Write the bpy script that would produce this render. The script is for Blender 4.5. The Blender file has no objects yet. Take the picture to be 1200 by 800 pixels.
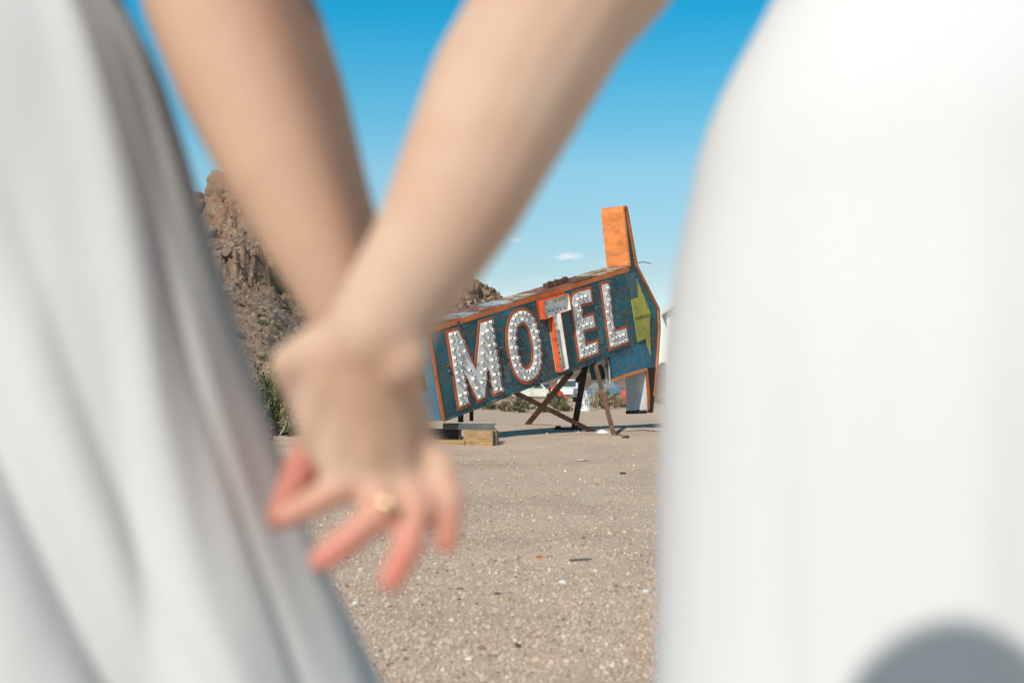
import bpy, bmesh, math, random
import numpy as np
from mathutils import Vector, Matrix, noise as mnoise

random.seed(7)
rng = np.random.default_rng(11)
S = bpy.context.scene
COL = S.collection
R = math.radians

# ------------------------------------------------------------------ camera
CAM_H = 0.88
FPX = 1500.0                       # focal length in pixels of a 1200 px wide frame
PITCH = math.atan(57 / FPX)
cd = bpy.data.cameras.new('camera')
cd.sensor_width = 36.0
cd.lens = FPX / 1200 * 36
cd.clip_start = 0.02
cd.clip_end = 9000
cd.dof.use_dof = True
cd.dof.focus_distance = 22.0
cd.dof.aperture_fstop = 3.9
cam = bpy.data.objects.new('camera', cd)
cam.location = (0, 0, CAM_H)
cam.rotation_euler = (math.pi / 2 + PITCH, 0, 0)
COL.objects.link(cam)
S.camera = cam

# ------------------------------------------------------------------ sun and sky
SUN_AZ = R(25)                     # to the left of straight behind the camera
SUN_EL = R(38)
SDIR = Vector((-math.sin(SUN_AZ) * math.cos(SUN_EL), -math.cos(SUN_AZ) * math.cos(SUN_EL), math.sin(SUN_EL)))
sd = bpy.data.lights.new('sun', 'SUN')
sd.energy = 4.1
sd.angle = R(0.53)
sd.color = (1.0, 0.955, 0.89)
sun = bpy.data.objects.new('sun', sd)
sun.rotation_euler = SDIR.to_track_quat('Z', 'Y').to_euler()
sun.location = (-10, -20, 30)
COL.objects.link(sun)

W = bpy.data.worlds.new('World')
S.world = W
W.use_nodes = True
nt = W.node_tree
nt.nodes.clear()
def wn(t, **k):
    n = nt.nodes.new(t)
    for a, b in k.items():
        setattr(n, a, b)
    return n
def wl(a, b):
    nt.links.new(a, b)
def wmath(op, a, b=None, clamp=False):
    n = wn('ShaderNodeMath', operation=op, use_clamp=clamp)
    for i, q in enumerate((a, b)):
        if q is None:
            continue
        if isinstance(q, (int, float)):
            n.inputs[i].default_value = q
        else:
            wl(q, n.inputs[i])
    return n.outputs[0]
tc = wn('ShaderNodeTexCoord')
vm = wn('ShaderNodeVectorMath', operation='MULTIPLY')
vm.inputs[1].default_value = (1, 1, 2.3)        # the blue deepens quickly above the horizon
wl(tc.outputs['Generated'], vm.inputs[0])
vnorm = wn('ShaderNodeVectorMath', operation='NORMALIZE')
wl(vm.outputs[0], vnorm.inputs[0])
sky = wn('ShaderNodeTexSky', sky_type='NISHITA')
sky.sun_disc = False
sky.sun_elevation = SUN_EL
sky.sun_rotation = math.atan2(SDIR.x, SDIR.y)
sky.air_density = 1.0
sky.dust_density = 0.4
sky.ozone_density = 2.0
wl(vnorm.outputs[0], sky.inputs['Vector'])
hs = wn('ShaderNodeHueSaturation')
hs.inputs['Hue'].default_value = 0.475
hs.inputs['Saturation'].default_value = 1.25
hs.inputs['Value'].default_value = 1.0
wl(sky.outputs[0], hs.inputs['Color'])
# a few small fair-weather clouds low above the desert
sep = wn('ShaderNodeSeparateXYZ')
wl(tc.outputs['Generated'], sep.inputs[0])
uu = wmath('DIVIDE', sep.outputs[0], sep.outputs[1])
ww = wmath('DIVIDE', sep.outputs[2], sep.outputs[1])
comb = wn('ShaderNodeCombineXYZ')
wl(wmath('MULTIPLY', uu, 60), comb.inputs[0])
wl(wmath('MULTIPLY', ww, 190), comb.inputs[1])
nz = wn('ShaderNodeTexNoise')
nz.inputs['Scale'].default_value = 1.6
nz.inputs['Detail'].default_value = 6
wl(comb.outputs[0], nz.inputs['Vector'])
total = None
for (px, py, sx, sy, op) in [(666, 300, 22, 5.5, .85), (602, 281, 12, 4, .6), (585, 345, 50, 6, .3), (560, 338, 28, 4, .25),
                             (720, 308, 40, 5, .25), (640, 329, 45, 5, .2), (480, 318, 60, 6, .25), (860, 330, 70, 7, .3)]:
    du = wmath('MULTIPLY', wmath('SUBTRACT', uu, (px - 600) / FPX), FPX / sx)
    dw = wmath('MULTIPLY', wmath('SUBTRACT', ww, (457 - py) / FPX), FPX / sy)
    e = wmath('ADD', wmath('MULTIPLY', du, du), wmath('MULTIPLY', dw, dw))
    m = wmath('SUBTRACT', wmath('MULTIPLY', nz.outputs[0], 2.6), wmath('ADD', e, 0.55), clamp=True)
    m = wmath('MULTIPLY', m, op)
    total = m if total is None else wmath('MAXIMUM', total, m)
fw = wmath('GREATER_THAN', sep.outputs[1], 0.2)
total = wmath('MULTIPLY', total, fw, clamp=True)
mix = wn('ShaderNodeMix', data_type='RGBA')
wl(total, mix.inputs[0])
tint = wn('ShaderNodeValToRGB')
te = tint.color_ramp.elements
stops = [(0, (1.25, 1.2, 1.3)), (.04, (2.0, 1.38, 1.12)), (.088, (2.44, 1.45, 1.11)), (.169, (3.2, 2.2, 1.75)), (.231, (1.64, 2.3, 2.08)), (.285, (.40, 2.2, 2.25)), (.42, (.5, .95, 1.0)), (1, (.6, .55, .52))]
while len(te) < len(stops): te.new(.5)
for el_, (p_, c_) in zip(te, stops):
    el_.position = p_; el_.color = c_ + (1,)
wl(sep.outputs[2], tint.inputs[0])
tm = wn('ShaderNodeMix', data_type='RGBA', blend_type='MULTIPLY')
tm.inputs[0].default_value = 1.0
wl(hs.outputs[0], tm.inputs[6]); wl(tint.outputs[0], tm.inputs[7])
wl(tm.outputs[2], mix.inputs[6])
mix.inputs[7].default_value = (8.5, 8.8, 9.0, 1)
bg = wn('ShaderNodeBackground')
bg.inputs['Strength'].default_value = 0.105
wl(mix.outputs[2], bg.inputs['Color'])
wo = wn('ShaderNodeOutputWorld')
wl(bg.outputs[0], wo.inputs[0])

S.view_settings.view_transform = 'Standard'
S.view_settings.look = 'None'
S.view_settings.exposure = 0.0
S.view_settings.gamma = 1.0
S.view_settings.use_curve_mapping = False
S.render.engine = 'CYCLES'
S.cycles.use_denoising = True
S.cycles.max_bounces = 6

# ------------------------------------------------------------------ helpers
def ray(px, py):
    x, y = (px - 600) / FPX, (400 - py) / FPX
    return Vector((x, math.cos(PITCH) - y * math.sin(PITCH), y * math.cos(PITCH) + math.sin(PITCH)))
def P(px, py, Y):
    r = ray(px, py)
    return Vector((0, 0, CAM_H)) + r * (Y / r.y)
def sst(a, b, x):
    t = np.clip((np.asarray(x, float) - a) / (b - a), 0, 1)
    return t * t * (3 - 2 * t)
def gz(x, y):                                   # height of the gravel lot
    y = np.asarray(y, float); x = np.asarray(x, float)
    return 0.16 * sst(18.5, 25, y) * (1 - sst(27, 48, y)) * (1 - sst(12, 25, np.abs(x)))
def ground_at(px, py):
    r = ray(px, py); Y = 20.0
    for _ in range(60):
        r_ = (float(gz(r.x / r.y * Y, Y)) - CAM_H) / (r.z / r.y)
        Y = .5 * Y + .5 * r_
    return Vector((0, 0, CAM_H)) + r * (Y / r.y)

def new_obj(name, verts, faces, mat=None, parent=None, smooth=False, mi=None):
    me = bpy.data.meshes.new(name)
    me.from_pydata([tuple(v) for v in verts], [], [tuple(f) for f in faces])
    mats = mat if isinstance(mat, (list, tuple)) else [mat]
    for m in mats:
        if m is not None:
            me.materials.append(m)
    if mi is not None:
        me.polygons.foreach_set('material_index', mi)
    if smooth:
        me.polygons.foreach_set('use_smooth', [True] * len(me.polygons))
    me.update()
    o = bpy.data.objects.new(name, me)
    COL.objects.link(o)
    if parent is not None:
        o.parent = parent
    return o
def empty(name, loc=(0, 0, 0), rz=0.0):
    o = bpy.data.objects.new(name, None)
    o.location = loc
    o.rotation_euler = (0, 0, rz)
    o.empty_display_size = .2
    COL.objects.link(o)
    return o
def tag(o, label=None, cat=None, group=None, kind=None):
    if label: o['label'] = label
    if cat: o['category'] = cat
    if group: o['group'] = group
    if kind: o['kind'] = kind
    return o

class MB:
    """collects shapes into one mesh"""
    def __init__(s):
        s.v, s.f, s.m = [], [], []
    def add(s, vs, fs, mi=0):
        k = len(s.v)
        s.v += [tuple(q) for q in vs]
        s.f += [tuple(i + k for i in f) for f in fs]
        s.m += [mi] * len(fs)
        return s
    def box(s, c, d, mi=0, M=None):
        x, y, z = d[0] / 2, d[1] / 2, d[2] / 2
        vs = [Vector((sx * x, sy * y, sz * z)) for sx in (-1, 1) for sy in (-1, 1) for sz in (-1, 1)]
        if M is not None: vs = [M @ q for q in vs]
        vs = [q + Vector(c) for q in vs]
        return s.add(vs, [(0, 1, 3, 2), (4, 6, 7, 5), (0, 4, 5, 1), (2, 3, 7, 6), (0, 2, 6, 4), (1, 5, 7, 3)], mi)
    def beam(s, a, b, w, h=None, up=(0, 0, 1), mi=0):
        a, b = Vector(a), Vector(b); h = h or w
        t = (b - a).normalized(); sd_ = t.cross(Vector(up))
        if sd_.length < 1e-3: sd_ = t.cross(Vector((1, 0, 0)))
        sd_.normalize(); u_ = sd_.cross(t)
        vs = []
        for p in (a, b):
            for i, j in ((-1, -1), (1, -1), (1, 1), (-1, 1)):
                vs.append(p + sd_ * (i * w / 2) + u_ * (j * h / 2))
        return s.add(vs, [(3, 2, 1, 0), (4, 5, 6, 7), (0, 1, 5, 4), (1, 2, 6, 5), (2, 3, 7, 6), (3, 0, 4, 7)], mi)
    def tube(s, pts, rad, n=6, mi=0, cap=True):
        pts = [Vector(p) for p in pts]
        rad = rad if isinstance(rad, (list, tuple)) else [rad] * len(pts)
        k = len(s.v)
        prev = None
        for i, p in enumerate(pts):
            t = (pts[min(i + 1, len(pts) - 1)] - pts[max(i - 1, 0)]).normalized()
            if prev is None:
                a = t.orthogonal().normalized()
            else:
                a = (prev - t * prev.dot(t)).normalized()
            prev = a
            b = t.cross(a)
            for j in range(n):
                q = 2 * math.pi * j / n
                s.v.append(tuple(p + (a * math.cos(q) + b * math.sin(q)) * rad[i]))
        for i in range(len(pts) - 1):
            for j in range(n):
                s.f.append((k + i * n + j, k + i * n + (j + 1) % n, k + (i + 1) * n + (j + 1) % n, k + (i + 1) * n + j)); s.m.append(mi)
        if cap:
            s.f.append(tuple(k + j for j in range(n))[::-1]); s.m.append(mi)
            s.f.append(tuple(k + (len(pts) - 1) * n + j for j in range(n))); s.m.append(mi)
        return s
    def prism(s, poly, c0, c1, mi=0, fn=None, side=None):
        """polygon in (a, b) pushed from c0 to c1 along the third axis"""
        n = len(poly)
        area = sum(poly[i][0] * poly[(i + 1) % n][1] - poly[(i + 1) % n][0] * poly[i][1] for i in range(n))
        if area < 0: poly = poly[::-1]
        vs = [(a, b, c0) for a, b in poly] + [(a, b, c1) for a, b in poly]
        if fn: vs = [fn(*q) for q in vs]
        s.add(vs, [tuple(range(n))[::-1], tuple(range(n, 2 * n))], mi)
        k = len(s.v) - 2 * n
        for i in range(n):
            j = (i + 1) % n
            s.f.append((k + i, k + j, k + n + j, k + n + i)); s.m.append(mi if side is None else side)
        return s
    def lathe(s, prof, n=24, mi=0, M=None):
        """profile of (radius, z)"""
        k = len(s.v)
        for r_, z in prof:
            for j in range(n):
                q = 2 * math.pi * j / n
                v_ = Vector((r_ * math.cos(q), r_ * math.sin(q), z))
                s.v.append(tuple(M @ v_ if M is not None else v_))
        for i in range(len(prof) - 1):
            for j in range(n):
                s.f.append((k + i * n + j, k + i * n + (j + 1) % n, k + (i + 1) * n + (j + 1) % n, k + (i + 1) * n + j)); s.m.append(mi)
        return s
    def build(s, name, mat, parent=None, smooth=False, bevel=0):
        o = new_obj(name, s.v, s.f, mat, parent, smooth, s.m)
        if bevel:
            b = o.modifiers.new('bevel', 'BEVEL'); b.width = bevel; b.segments = 2; b.limit_method = 'ANGLE'
        return o

# numpy gradient-free value noise (3D)
def vnoise(p, seed=0):
    p = np.asarray(p, float)
    i = np.floor(p).astype(np.int64); f = p - i
    f = f * f * f * (f * (f * 6 - 15) + 10)
    out = 0
    for dx in (0, 1):
        for dy in (0, 1):
            for dz in (0, 1):
                h = (i[..., 0] + dx) * 374761393 + (i[..., 1] + dy) * 668265263 + (i[..., 2] + dz) * 2147483647 + seed * 1274126177
                h = (h ^ (h >> 13)) * 1274126177
                h = (h ^ (h >> 16)) & 0xffffff
                w = (f[..., 0] if dx else 1 - f[..., 0]) * (f[..., 1] if dy else 1 - f[..., 1]) * (f[..., 2] if dz else 1 - f[..., 2])
                out = out + w * (h / 0xffffff * 2 - 1)
    return out
def fbm(p, oct=5, seed=0, gain=.5, ridged=False):
    p = np.asarray(p, float); a = 1.0; s = 0
    for k in range(oct):
        q = vnoise(p * (2.03 ** k), seed + k * 17)
        s = s + a * ((1 - 2 * np.abs(q)) if ridged else q)
        a *= gain
    return s

# ------------------------------------------------------------------ materials
def lin(h):
    h = [int(h[i:i + 2], 16) / 255 for i in (0, 2, 4)]
    return tuple(c / 12.92 if c <= .04045 else ((c + .055) / 1.055) ** 2.4 for c in h) + (1,)
class Mat:
    def __init__(s, name, rough=.8, metal=0.0, base=(.5, .5, .5)):
        s.m = bpy.data.materials.new(name); s.m.use_nodes = True
        s.t = s.m.node_tree
        s.b = s.t.nodes['Principled BSDF']
        s.b.inputs['Roughness'].default_value = rough
        s.b.inputs['Metallic'].default_value = metal
        s.b.inputs['Base Color'].default_value = tuple(base)[:3] + (1,)
        s._co = None
    def n(s, t, **k):
        q = s.t.nodes.new(t)
        for a, b in k.items(): setattr(q, a, b)
        return q
    def l(s, a, b): s.t.links.new(a, b)
    def co(s, scale=(1, 1, 1), kind='Object', loc=(0, 0, 0)):
        tc_ = s.n('ShaderNodeTexCoord'); mp = s.n('ShaderNodeMapping')
        mp.inputs['Scale'].default_value = scale; mp.inputs['Location'].default_value = loc
        s.l(tc_.outputs[kind], mp.inputs['Vector']); return mp.outputs[0]
    def noise(s, scale, detail=4, co=None, rough=.55, dist=0):
        q = s.n('ShaderNodeTexNoise'); q.inputs['Scale'].default_value = scale; q.inputs['Detail'].default_value = detail
        q.inputs['Roughness'].default_value = rough; q.inputs['Distortion'].default_value = dist
        s.l(co if co is not None else s.co(), q.inputs['Vector']); return q.outputs[0]
    def ramp(s, fac, stops, interp='LINEAR'):
        q = s.n('ShaderNodeValToRGB'); q.color_ramp.interpolation = interp
        e = q.color_ramp.elements
        while len(e) < len(stops): e.new(.5)
        for i, (p_, c) in enumerate(stops):
            if isinstance(c, str): c = lin(c)
            elif isinstance(c, (int, float)): c = (c, c, c, 1)
            elif len(c) == 3: c = tuple(c) + (1,)
            e[i].position = p_; e[i].color = c
        s.l(fac, q.inputs[0]); return q.outputs[0]
    def mix(s, fac, a, b, mode='MIX'):
        q = s.n('ShaderNodeMix', data_type='RGBA', blend_type=mode)
        for i, v_ in ((0, fac), (6, a), (7, b)):
            if isinstance(v_, (int, float)): q.inputs[i].default_value = v_
            elif isinstance(v_, tuple): q.inputs[i].default_value = v_ if len(v_) == 4 else v_ + (1,)
            else: s.l(v_, q.inputs[i])
        return q.outputs[2]
    def island(s): return s.n('ShaderNodeNewGeometry').outputs['Random Per Island']
    def color(s, c):
        s.l(c, s.b.inputs['Base Color']); return s
    def bump(s, h, strength=.3, dist=.01):
        q = s.n('ShaderNodeBump'); q.inputs['Strength'].default_value = strength; q.inputs['Distance'].default_value = dist
        s.l(h, q.inputs['Height']); s.l(q.outputs[0], s.b.inputs['Normal']); return s

def m_plain(name, c, rough=.7, metal=0, var=.12, scale=8, bump=0):
    m = Mat(name, rough, metal)
    c = lin(c) if isinstance(c, str) else c
    lo = tuple(max(0, x * (1 - var)) for x in c[:3]) + (1,); hi = tuple(min(1, x * (1 + var)) for x in c[:3]) + (1,)
    nz_ = m.noise(scale, 5)
    m.color(m.ramp(nz_, [(.3, lo), (.7, hi)]))
    if bump: m.bump(nz_, bump, .01)
    return m.m
def m_paint(name, c, under, amount=.5, scale=6, stretch=(1, 1, 1), rough=.6, tint=None):
    """old paint with worn places showing what lies under it"""
    m = Mat(name, rough)
    c = lin(c) if isinstance(c, str) else c; under = lin(under) if isinstance(under, str) else under
    co = m.co(stretch)
    a = m.noise(scale, 8, co, .65)
    b = m.noise(scale * .35, 3, co)
    col = m.mix(m.ramp(b, [(.35, 0.0), (.65, 1.0)]), tuple(x * .78 for x in c[:3]) + (1,), tuple(min(1, x * 1.15) for x in c[:3]) + (1,))
    w = m.ramp(a, [(amount, 0.0), (amount + .07, 1.0)])
    m.color(m.mix(w, col, under)); m.bump(a, .15, .01)
    return m.m

M = {}
M['skin'] = None
def make_skin(name, c0, c1, z0=.835, z1=.785):
    m = Mat(name, .68)
    m.b.inputs['Specular IOR Level'].default_value = .3
    nz_ = m.noise(11, 5, None, .6)
    base = m.ramp(nz_, [(.3, (c0[0] * .97, c0[1] * .86, c0[2] * .82, 1)), (.52, tuple(c0[:3]) + (1,)), (.72, (c0[0] * 1.04, c0[1] * 1.08, c0[2] * 1.1, 1))])
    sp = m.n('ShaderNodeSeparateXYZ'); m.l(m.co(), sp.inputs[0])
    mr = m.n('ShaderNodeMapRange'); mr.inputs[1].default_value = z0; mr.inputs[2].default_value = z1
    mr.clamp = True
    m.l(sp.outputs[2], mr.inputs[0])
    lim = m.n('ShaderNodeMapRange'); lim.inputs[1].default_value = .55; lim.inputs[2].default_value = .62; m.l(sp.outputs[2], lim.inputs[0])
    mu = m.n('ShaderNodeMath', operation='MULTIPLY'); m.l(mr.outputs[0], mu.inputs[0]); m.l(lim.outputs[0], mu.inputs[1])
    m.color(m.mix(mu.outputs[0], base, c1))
    m.b.inputs['Subsurface Weight'].default_value = .25
    m.b.inputs['Subsurface Radius'].default_value = (1.0, .35, .2)
    m.b.inputs['Subsurface Scale'].default_value = .006
    return m.m
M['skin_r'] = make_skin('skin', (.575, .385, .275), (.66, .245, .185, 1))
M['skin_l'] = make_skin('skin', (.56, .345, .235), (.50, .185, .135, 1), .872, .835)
def make_cloth(name, c):
    m = Mat(name, .75)
    nz_ = m.noise(260, 2, m.co((1, 1, .35)))
    m.color(m.ramp(nz_, [(.3, tuple(x * .97 for x in c) + (1,)), (.7, tuple(c) + (1,))]))
    m.bump(nz_, .08, .001)
    m.b.inputs['Sheen Weight'].default_value = .1
    return m.m
M['dress_r'] = make_cloth('white_fabric', (.66, .655, .645))
M['dress_l'] = make_cloth('ivory_satin', (.58, .575, .56))
M['hair_dark'] = m_plain('hair_dark', (.035, .022, .015, 1), .45)
M['hair_fair'] = m_plain('hair_fair', (.22, .14, .07, 1), .45)
M['grey_cloth'] = m_plain('grey_cloth', (.12, .13, .15, 1), .9)
M['denim'] = m_plain('denim', (.06, .08, .14, 1), .9)
M['black'] = m_plain('black_plastic', (.015, .015, .016, 1), .4)
m = Mat('gold', .12, 1.0, (.9, .68, .42)); M['gold'] = m.m

# ground
m = Mat('gravel_ground', .95)
co = m.co()
v1 = m.n('ShaderNodeTexVoronoi'); v1.inputs['Scale'].default_value = 75; m.l(co, v1.inputs['Vector'])
v2 = m.n('ShaderNodeTexVoronoi'); v2.inputs['Scale'].default_value = 23; m.l(co, v2.inputs['Vector'])
s1 = m.n('ShaderNodeSeparateXYZ'); m.l(v1.outputs['Color'], s1.inputs[0])
s2 = m.n('ShaderNodeSeparateXYZ'); m.l(v2.outputs['Color'], s2.inputs[0])
c1 = m.ramp(s1.outputs[0], [(0, (.27, .185, .125)), (.25, (.50, .365, .26)), (.6, (.59, .45, .33)), (.9, (.67, .53, .41)), (1, (.80, .70, .59))])
c2 = m.ramp(s2.outputs[1], [(0, (.38, .27, .19)), (.4, (.54, .405, .295)), (.8, (.61, .475, .365)), (1, (.70, .575, .46))])
big = m.noise(.55, 6, co, .65)
patch = m.ramp(big, [(.34, (.92, .84, .79)), (.5, (1.08, 1.04, 1.02)), (.66, (1.16, 1.10, 1.0))])
cc = m.mix(.38, c1, c2)
fine = m.noise(160, 3, co)
cc = m.mix(.35, cc, m.ramp(fine, [(.3, (.36, .255, .18)), (.7, (.69, .54, .42))]))
m.color(m.mix(1.0, cc, patch, 'MULTIPLY'))
ad = m.n('ShaderNodeMath', operation='ADD'); m.l(v1.outputs['Distance'], ad.inputs[0]); m.l(fine, ad.inputs[1])
m.bump(ad.outputs[0], .55, .006)
M['ground'] = m.m
m = Mat('pebble', .9)
m.color(m.ramp(m.island(), [(0, (.20, .14, .10)), (.10, (.36, .25, .175)), (.4, (.53, .395, .285)), (.78, (.61, .47, .36)), (.985, (.66, .53, .42)), (1, (.80, .73, .65))]))
M['pebble'] = m.m
# hill
m = Mat('desert_slope', .95)
co = m.co()
a = m.noise(.16, 6, co, .6); b = m.noise(1.4, 7, co, .7); c = m.noise(7, 4, co, .7)
base = m.ramp(a, [(.3, (.20, .12, .078)), (.48, (.26, .17, .115)), (.6, (.30, .215, .155)), (.75, (.22, .175, .14))])
spk = m.ramp(b, [(.33, (.62, .58, .56)), (.52, (1, 1, 1)), (.68, (1.28, 1.24, 1.18))])
spk2 = m.ramp(c, [(.36, (.70, .68, .66)), (.55, (1, 1, 1)), (.66, (1.22, 1.2, 1.18))])
m.color(m.mix(1.0, m.mix(1.0, base, spk, 'MULTIPLY'), spk2, 'MULTIPLY'))
m.bump(c, .6, .08)
M['hill'] = m.m
m = Mat('brown_rock', .9)
co = m.co((1, 1, 1.6))
a = m.noise(.55, 6, co, .6); b = m.noise(3.2, 7, co, .7)
base = m.ramp(a, [(.3, (.25, .13, .07)), (.5, (.275, .17, .105)), (.62, (.29, .21, .145)), (.75, (.19, .12, .08))])
m.color(m.mix(1.0, base, m.ramp(b, [(.34, (.55, .5, .48)), (.52, (1, 1, 1)), (.7, (1.25, 1.22, 1.2))]), 'MULTIPLY'))
m.bump(b, .8, .12)
M['rock'] = m.m
m = Mat('rubble', .95)
m.color(m.ramp(m.island(), [(0, (.12, .07, .045)), (.4, (.235, .15, .10)), (.8, (.30, .205, .145)), (1, (.38, .285, .21))]))
M['rubble'] = m.m
m = Mat('distant_rock', 1.0)
m.color(m.ramp(m.noise(.004, 8), [(.35, (.28, .24, .235)), (.65, (.38, .335, .31))]))
M['far'] = m.m

# sign
m = Mat('weathered_blue_paint', .55)
co = m.co((1.0, 4.5, 4.5)); co2 = m.co((5.0, 1.2, 3))
a = m.noise(2.2, 7, co, .65, .3); b = m.noise(1.1, 4, m.co((1, 1, 1)), .6); c = m.noise(5, 8, co, .75)
blue = m.ramp(b, [(.32, (.003, .050, .066)), (.5, (.003, .108, .140)), (.66, (.005, .20, .28))])
grey = m.ramp(c, [(.35, (.012, .035, .04)), (.65, (.15, .13, .095))])
w = m.ramp(a, [(.455, 0.0), (.56, .85)])
col = m.mix(w, blue, grey)
str_ = m.noise(6, 6, co2, .7)
col = m.mix(m.ramp(str_, [(.62, 0.0), (.7, .5)]), col, (.22, .24, .24, 1))
run = m.noise(3.4, 6, m.co((6, .7, 3), loc=(3, 1, 0)), .7)
col = m.mix(m.ramp(run, [(.60, 0.0), (.70, .75)]), col, (.19, .085, .04, 1))
m.color(col); m.bump(c, .12, .01)
M['blue'] = m.m
m = Mat('bright_blue_paint', .55)  # brighter blue than the face paint, with worn patches
b = m.noise(2.5, 6, m.co((1, 1, 1)), .65); c = m.noise(7, 8, m.co((1, 5, 5)), .7)
blue = m.ramp(b, [(.3, (.006, .10, .18)), (.7, (.012, .20, .34))])
m.color(m.mix(m.ramp(c, [(.50, 0.0), (.58, .8)]), blue, (.17, .165, .125, 1)))
M['blue2'] = m.m
M['orange'] = m_paint('orange_trim_paint', (.56, .15, .035, 1), (.12, .08, .06, 1), .60, 9)
M['orange_fin'] = m_paint('orange_fin_paint', (.74, .235, .06, 1), (.66, .50, .40, 1), .60, 11, (1, 1.6, 1))
M['border'] = m_paint('red_brown_border_paint', (.44, .105, .035, 1), (.15, .06, .035, 1), .60, 8)
M['tred'] = m_paint('orange_red_paint', (.78, .125, .03, 1), (.55, .07, .02, 1), .55, 5)
M['letter'] = m_paint('letter_white_enamel', (.76, .75, .73, 1), (.40, .35, .30, 1), .57, 8)
M['channel'] = m_paint('channel_white_enamel', (.76, .74, .70, 1), (.40, .33, .27, 1), .64, 6)
M['socket'] = m_plain('porcelain_socket', (.74, .72, .67, 1), .35)
M['dark'] = m_plain('dark_hole', (.012, .012, .012, 1), .9)  # near-black that paints in the shade inside hatch and sockets
M['yellow'] = m_paint('yellow_green_paint', (.40, .37, .06, 1), (.24, .25, .10, 1), .54, 5)
M['slate'] = m_plain('slate_patch', (.075, .13, .145, 1), .6, var=.2)
M['rust'] = m_paint('rusted_steel', (.115, .055, .033, 1), (.20, .10, .055, 1), .55, 7, (1, 1, .5), .85)
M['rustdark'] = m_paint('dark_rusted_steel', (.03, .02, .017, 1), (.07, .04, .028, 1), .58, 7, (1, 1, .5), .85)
M['cream'] = m_paint('cream_sheet', (.46, .38, .25, 1), (.20, .11, .07, 1), .48, 5)
M['paleblue'] = m_paint('pale_blue_sheet', (.33, .42, .46, 1), (.22, .13, .09, 1), .49, 5)
M['rustred'] = m_paint('rust_red_sheet', (.24, .10, .065, 1), (.38, .28, .2, 1), .57, 5)
M['galv'] = m_paint('weathered_white_sheet', (.52, .54, .55, 1), (.32, .25, .2, 1), .66, 4, (3, .5, 3))
M['torn'] = m_paint('torn_beige_sheet', (.40, .36, .30, 1), (.22, .11, .06, 1), .54, 4)
# wood, bushes, odds and ends
m = Mat('sawn_timber', .85)
g = m.noise(5, 6, m.co((1.2, 9, 9)), .65, .6)
m.color(m.ramp(g, [(.28, (.13, .07, .03)), (.5, (.36, .22, .10)), (.72, (.47, .31, .15))])); m.bump(g, .3, .01)
M['wood'] = m.m
m = Mat('grey_timber_end', .9)
g = m.noise(9, 5, m.co((1, 1, 4)), .65)
m.color(m.ramp(g, [(.3, (.12, .085, .05)), (.7, (.33, .25, .16))]))
M['woodend'] = m.m
M['steel'] = m_plain('dull_grey_steel', (.10, .105, .10, 1), .6, .3, .3, 6)
def leafmat(name, cols, trans=.0):
    m = Mat(name, .7)
    m.color(m.ramp(m.island(), cols)); return m.m
M['leaf_green'] = leafmat('creosote_leaf', [(0, (.05, .062, .02)), (.5, (.115, .13, .045)), (1, (.21, .22, .095))])
M['leaf_sage'] = leafmat('sage_leaf', [(0, (.08, .085, .04)), (.5, (.155, .165, .075)), (1, (.27, .27, .15))])
M['leaf_dry'] = leafmat('dry_brush', [(0, (.15, .11, .06)), (.5, (.32, .25, .14)), (1, (.48, .40, .25))])
M['twig'] = leafmat('grey_twig', [(0, (.10, .075, .055)), (.7, (.25, .21, .17)), (1, (.5, .47, .42))])
M['white_paint'] = m_paint('old_white_paint', (.68, .68, .66, 1), (.40, .33, .27, 1), .66, 4)
M['barrel'] = m_paint('barrel_white_paint', (.72, .74, .74, 1), (.48, .44, .40, 1), .68, 5)
M['ink'] = m_plain('dark_green_ink', (.015, .05, .04, 1), .7)
M['rim_orange'] = m_paint('rusty_orange_rim', (.45, .16, .04, 1), (.16, .07, .04, 1), .58, 9)
M['glass'] = m_plain('dusty_glass', (.06, .08, .075, 1), .25)
M['bluecar'] = m_paint('faded_blue_paint', (.075, .16, .235, 1), (.24, .24, .23, 1), .56, 3)
M['palecar'] = m_paint('pale_green_white_paint', (.58, .60, .52, 1), (.36, .32, .26, 1), .6, 3)
M['redtank'] = m_paint('faded_red_paint', (.48, .095, .06, 1), (.40, .24, .2, 1), .6, 3)
M['orangemach'] = m_paint('orange_machine_paint', (.70, .13, .03, 1), (.3, .09, .04, 1), .62, 4)
M['tyre'] = m_plain('tyre_rubber', (.02, .02, .02, 1), .9)
M['pink'] = m_paint('pinkish_plaster', (.55, .42, .36, 1), (.4, .3, .25, 1), .62, 3)
M['shedwall'] = m_paint('cream_shed_wall', (.62, .59, .53, 1), (.45, .38, .31, 1), .66, 2)
M['shedroof'] = m_paint('pale_shed_roof', (.52, .50, .47, 1), (.3, .22, .17, 1), .62, 2)
M['chip'] = m_plain('white_debris', (.68, .67, .64, 1), .8, var=.15)

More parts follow.
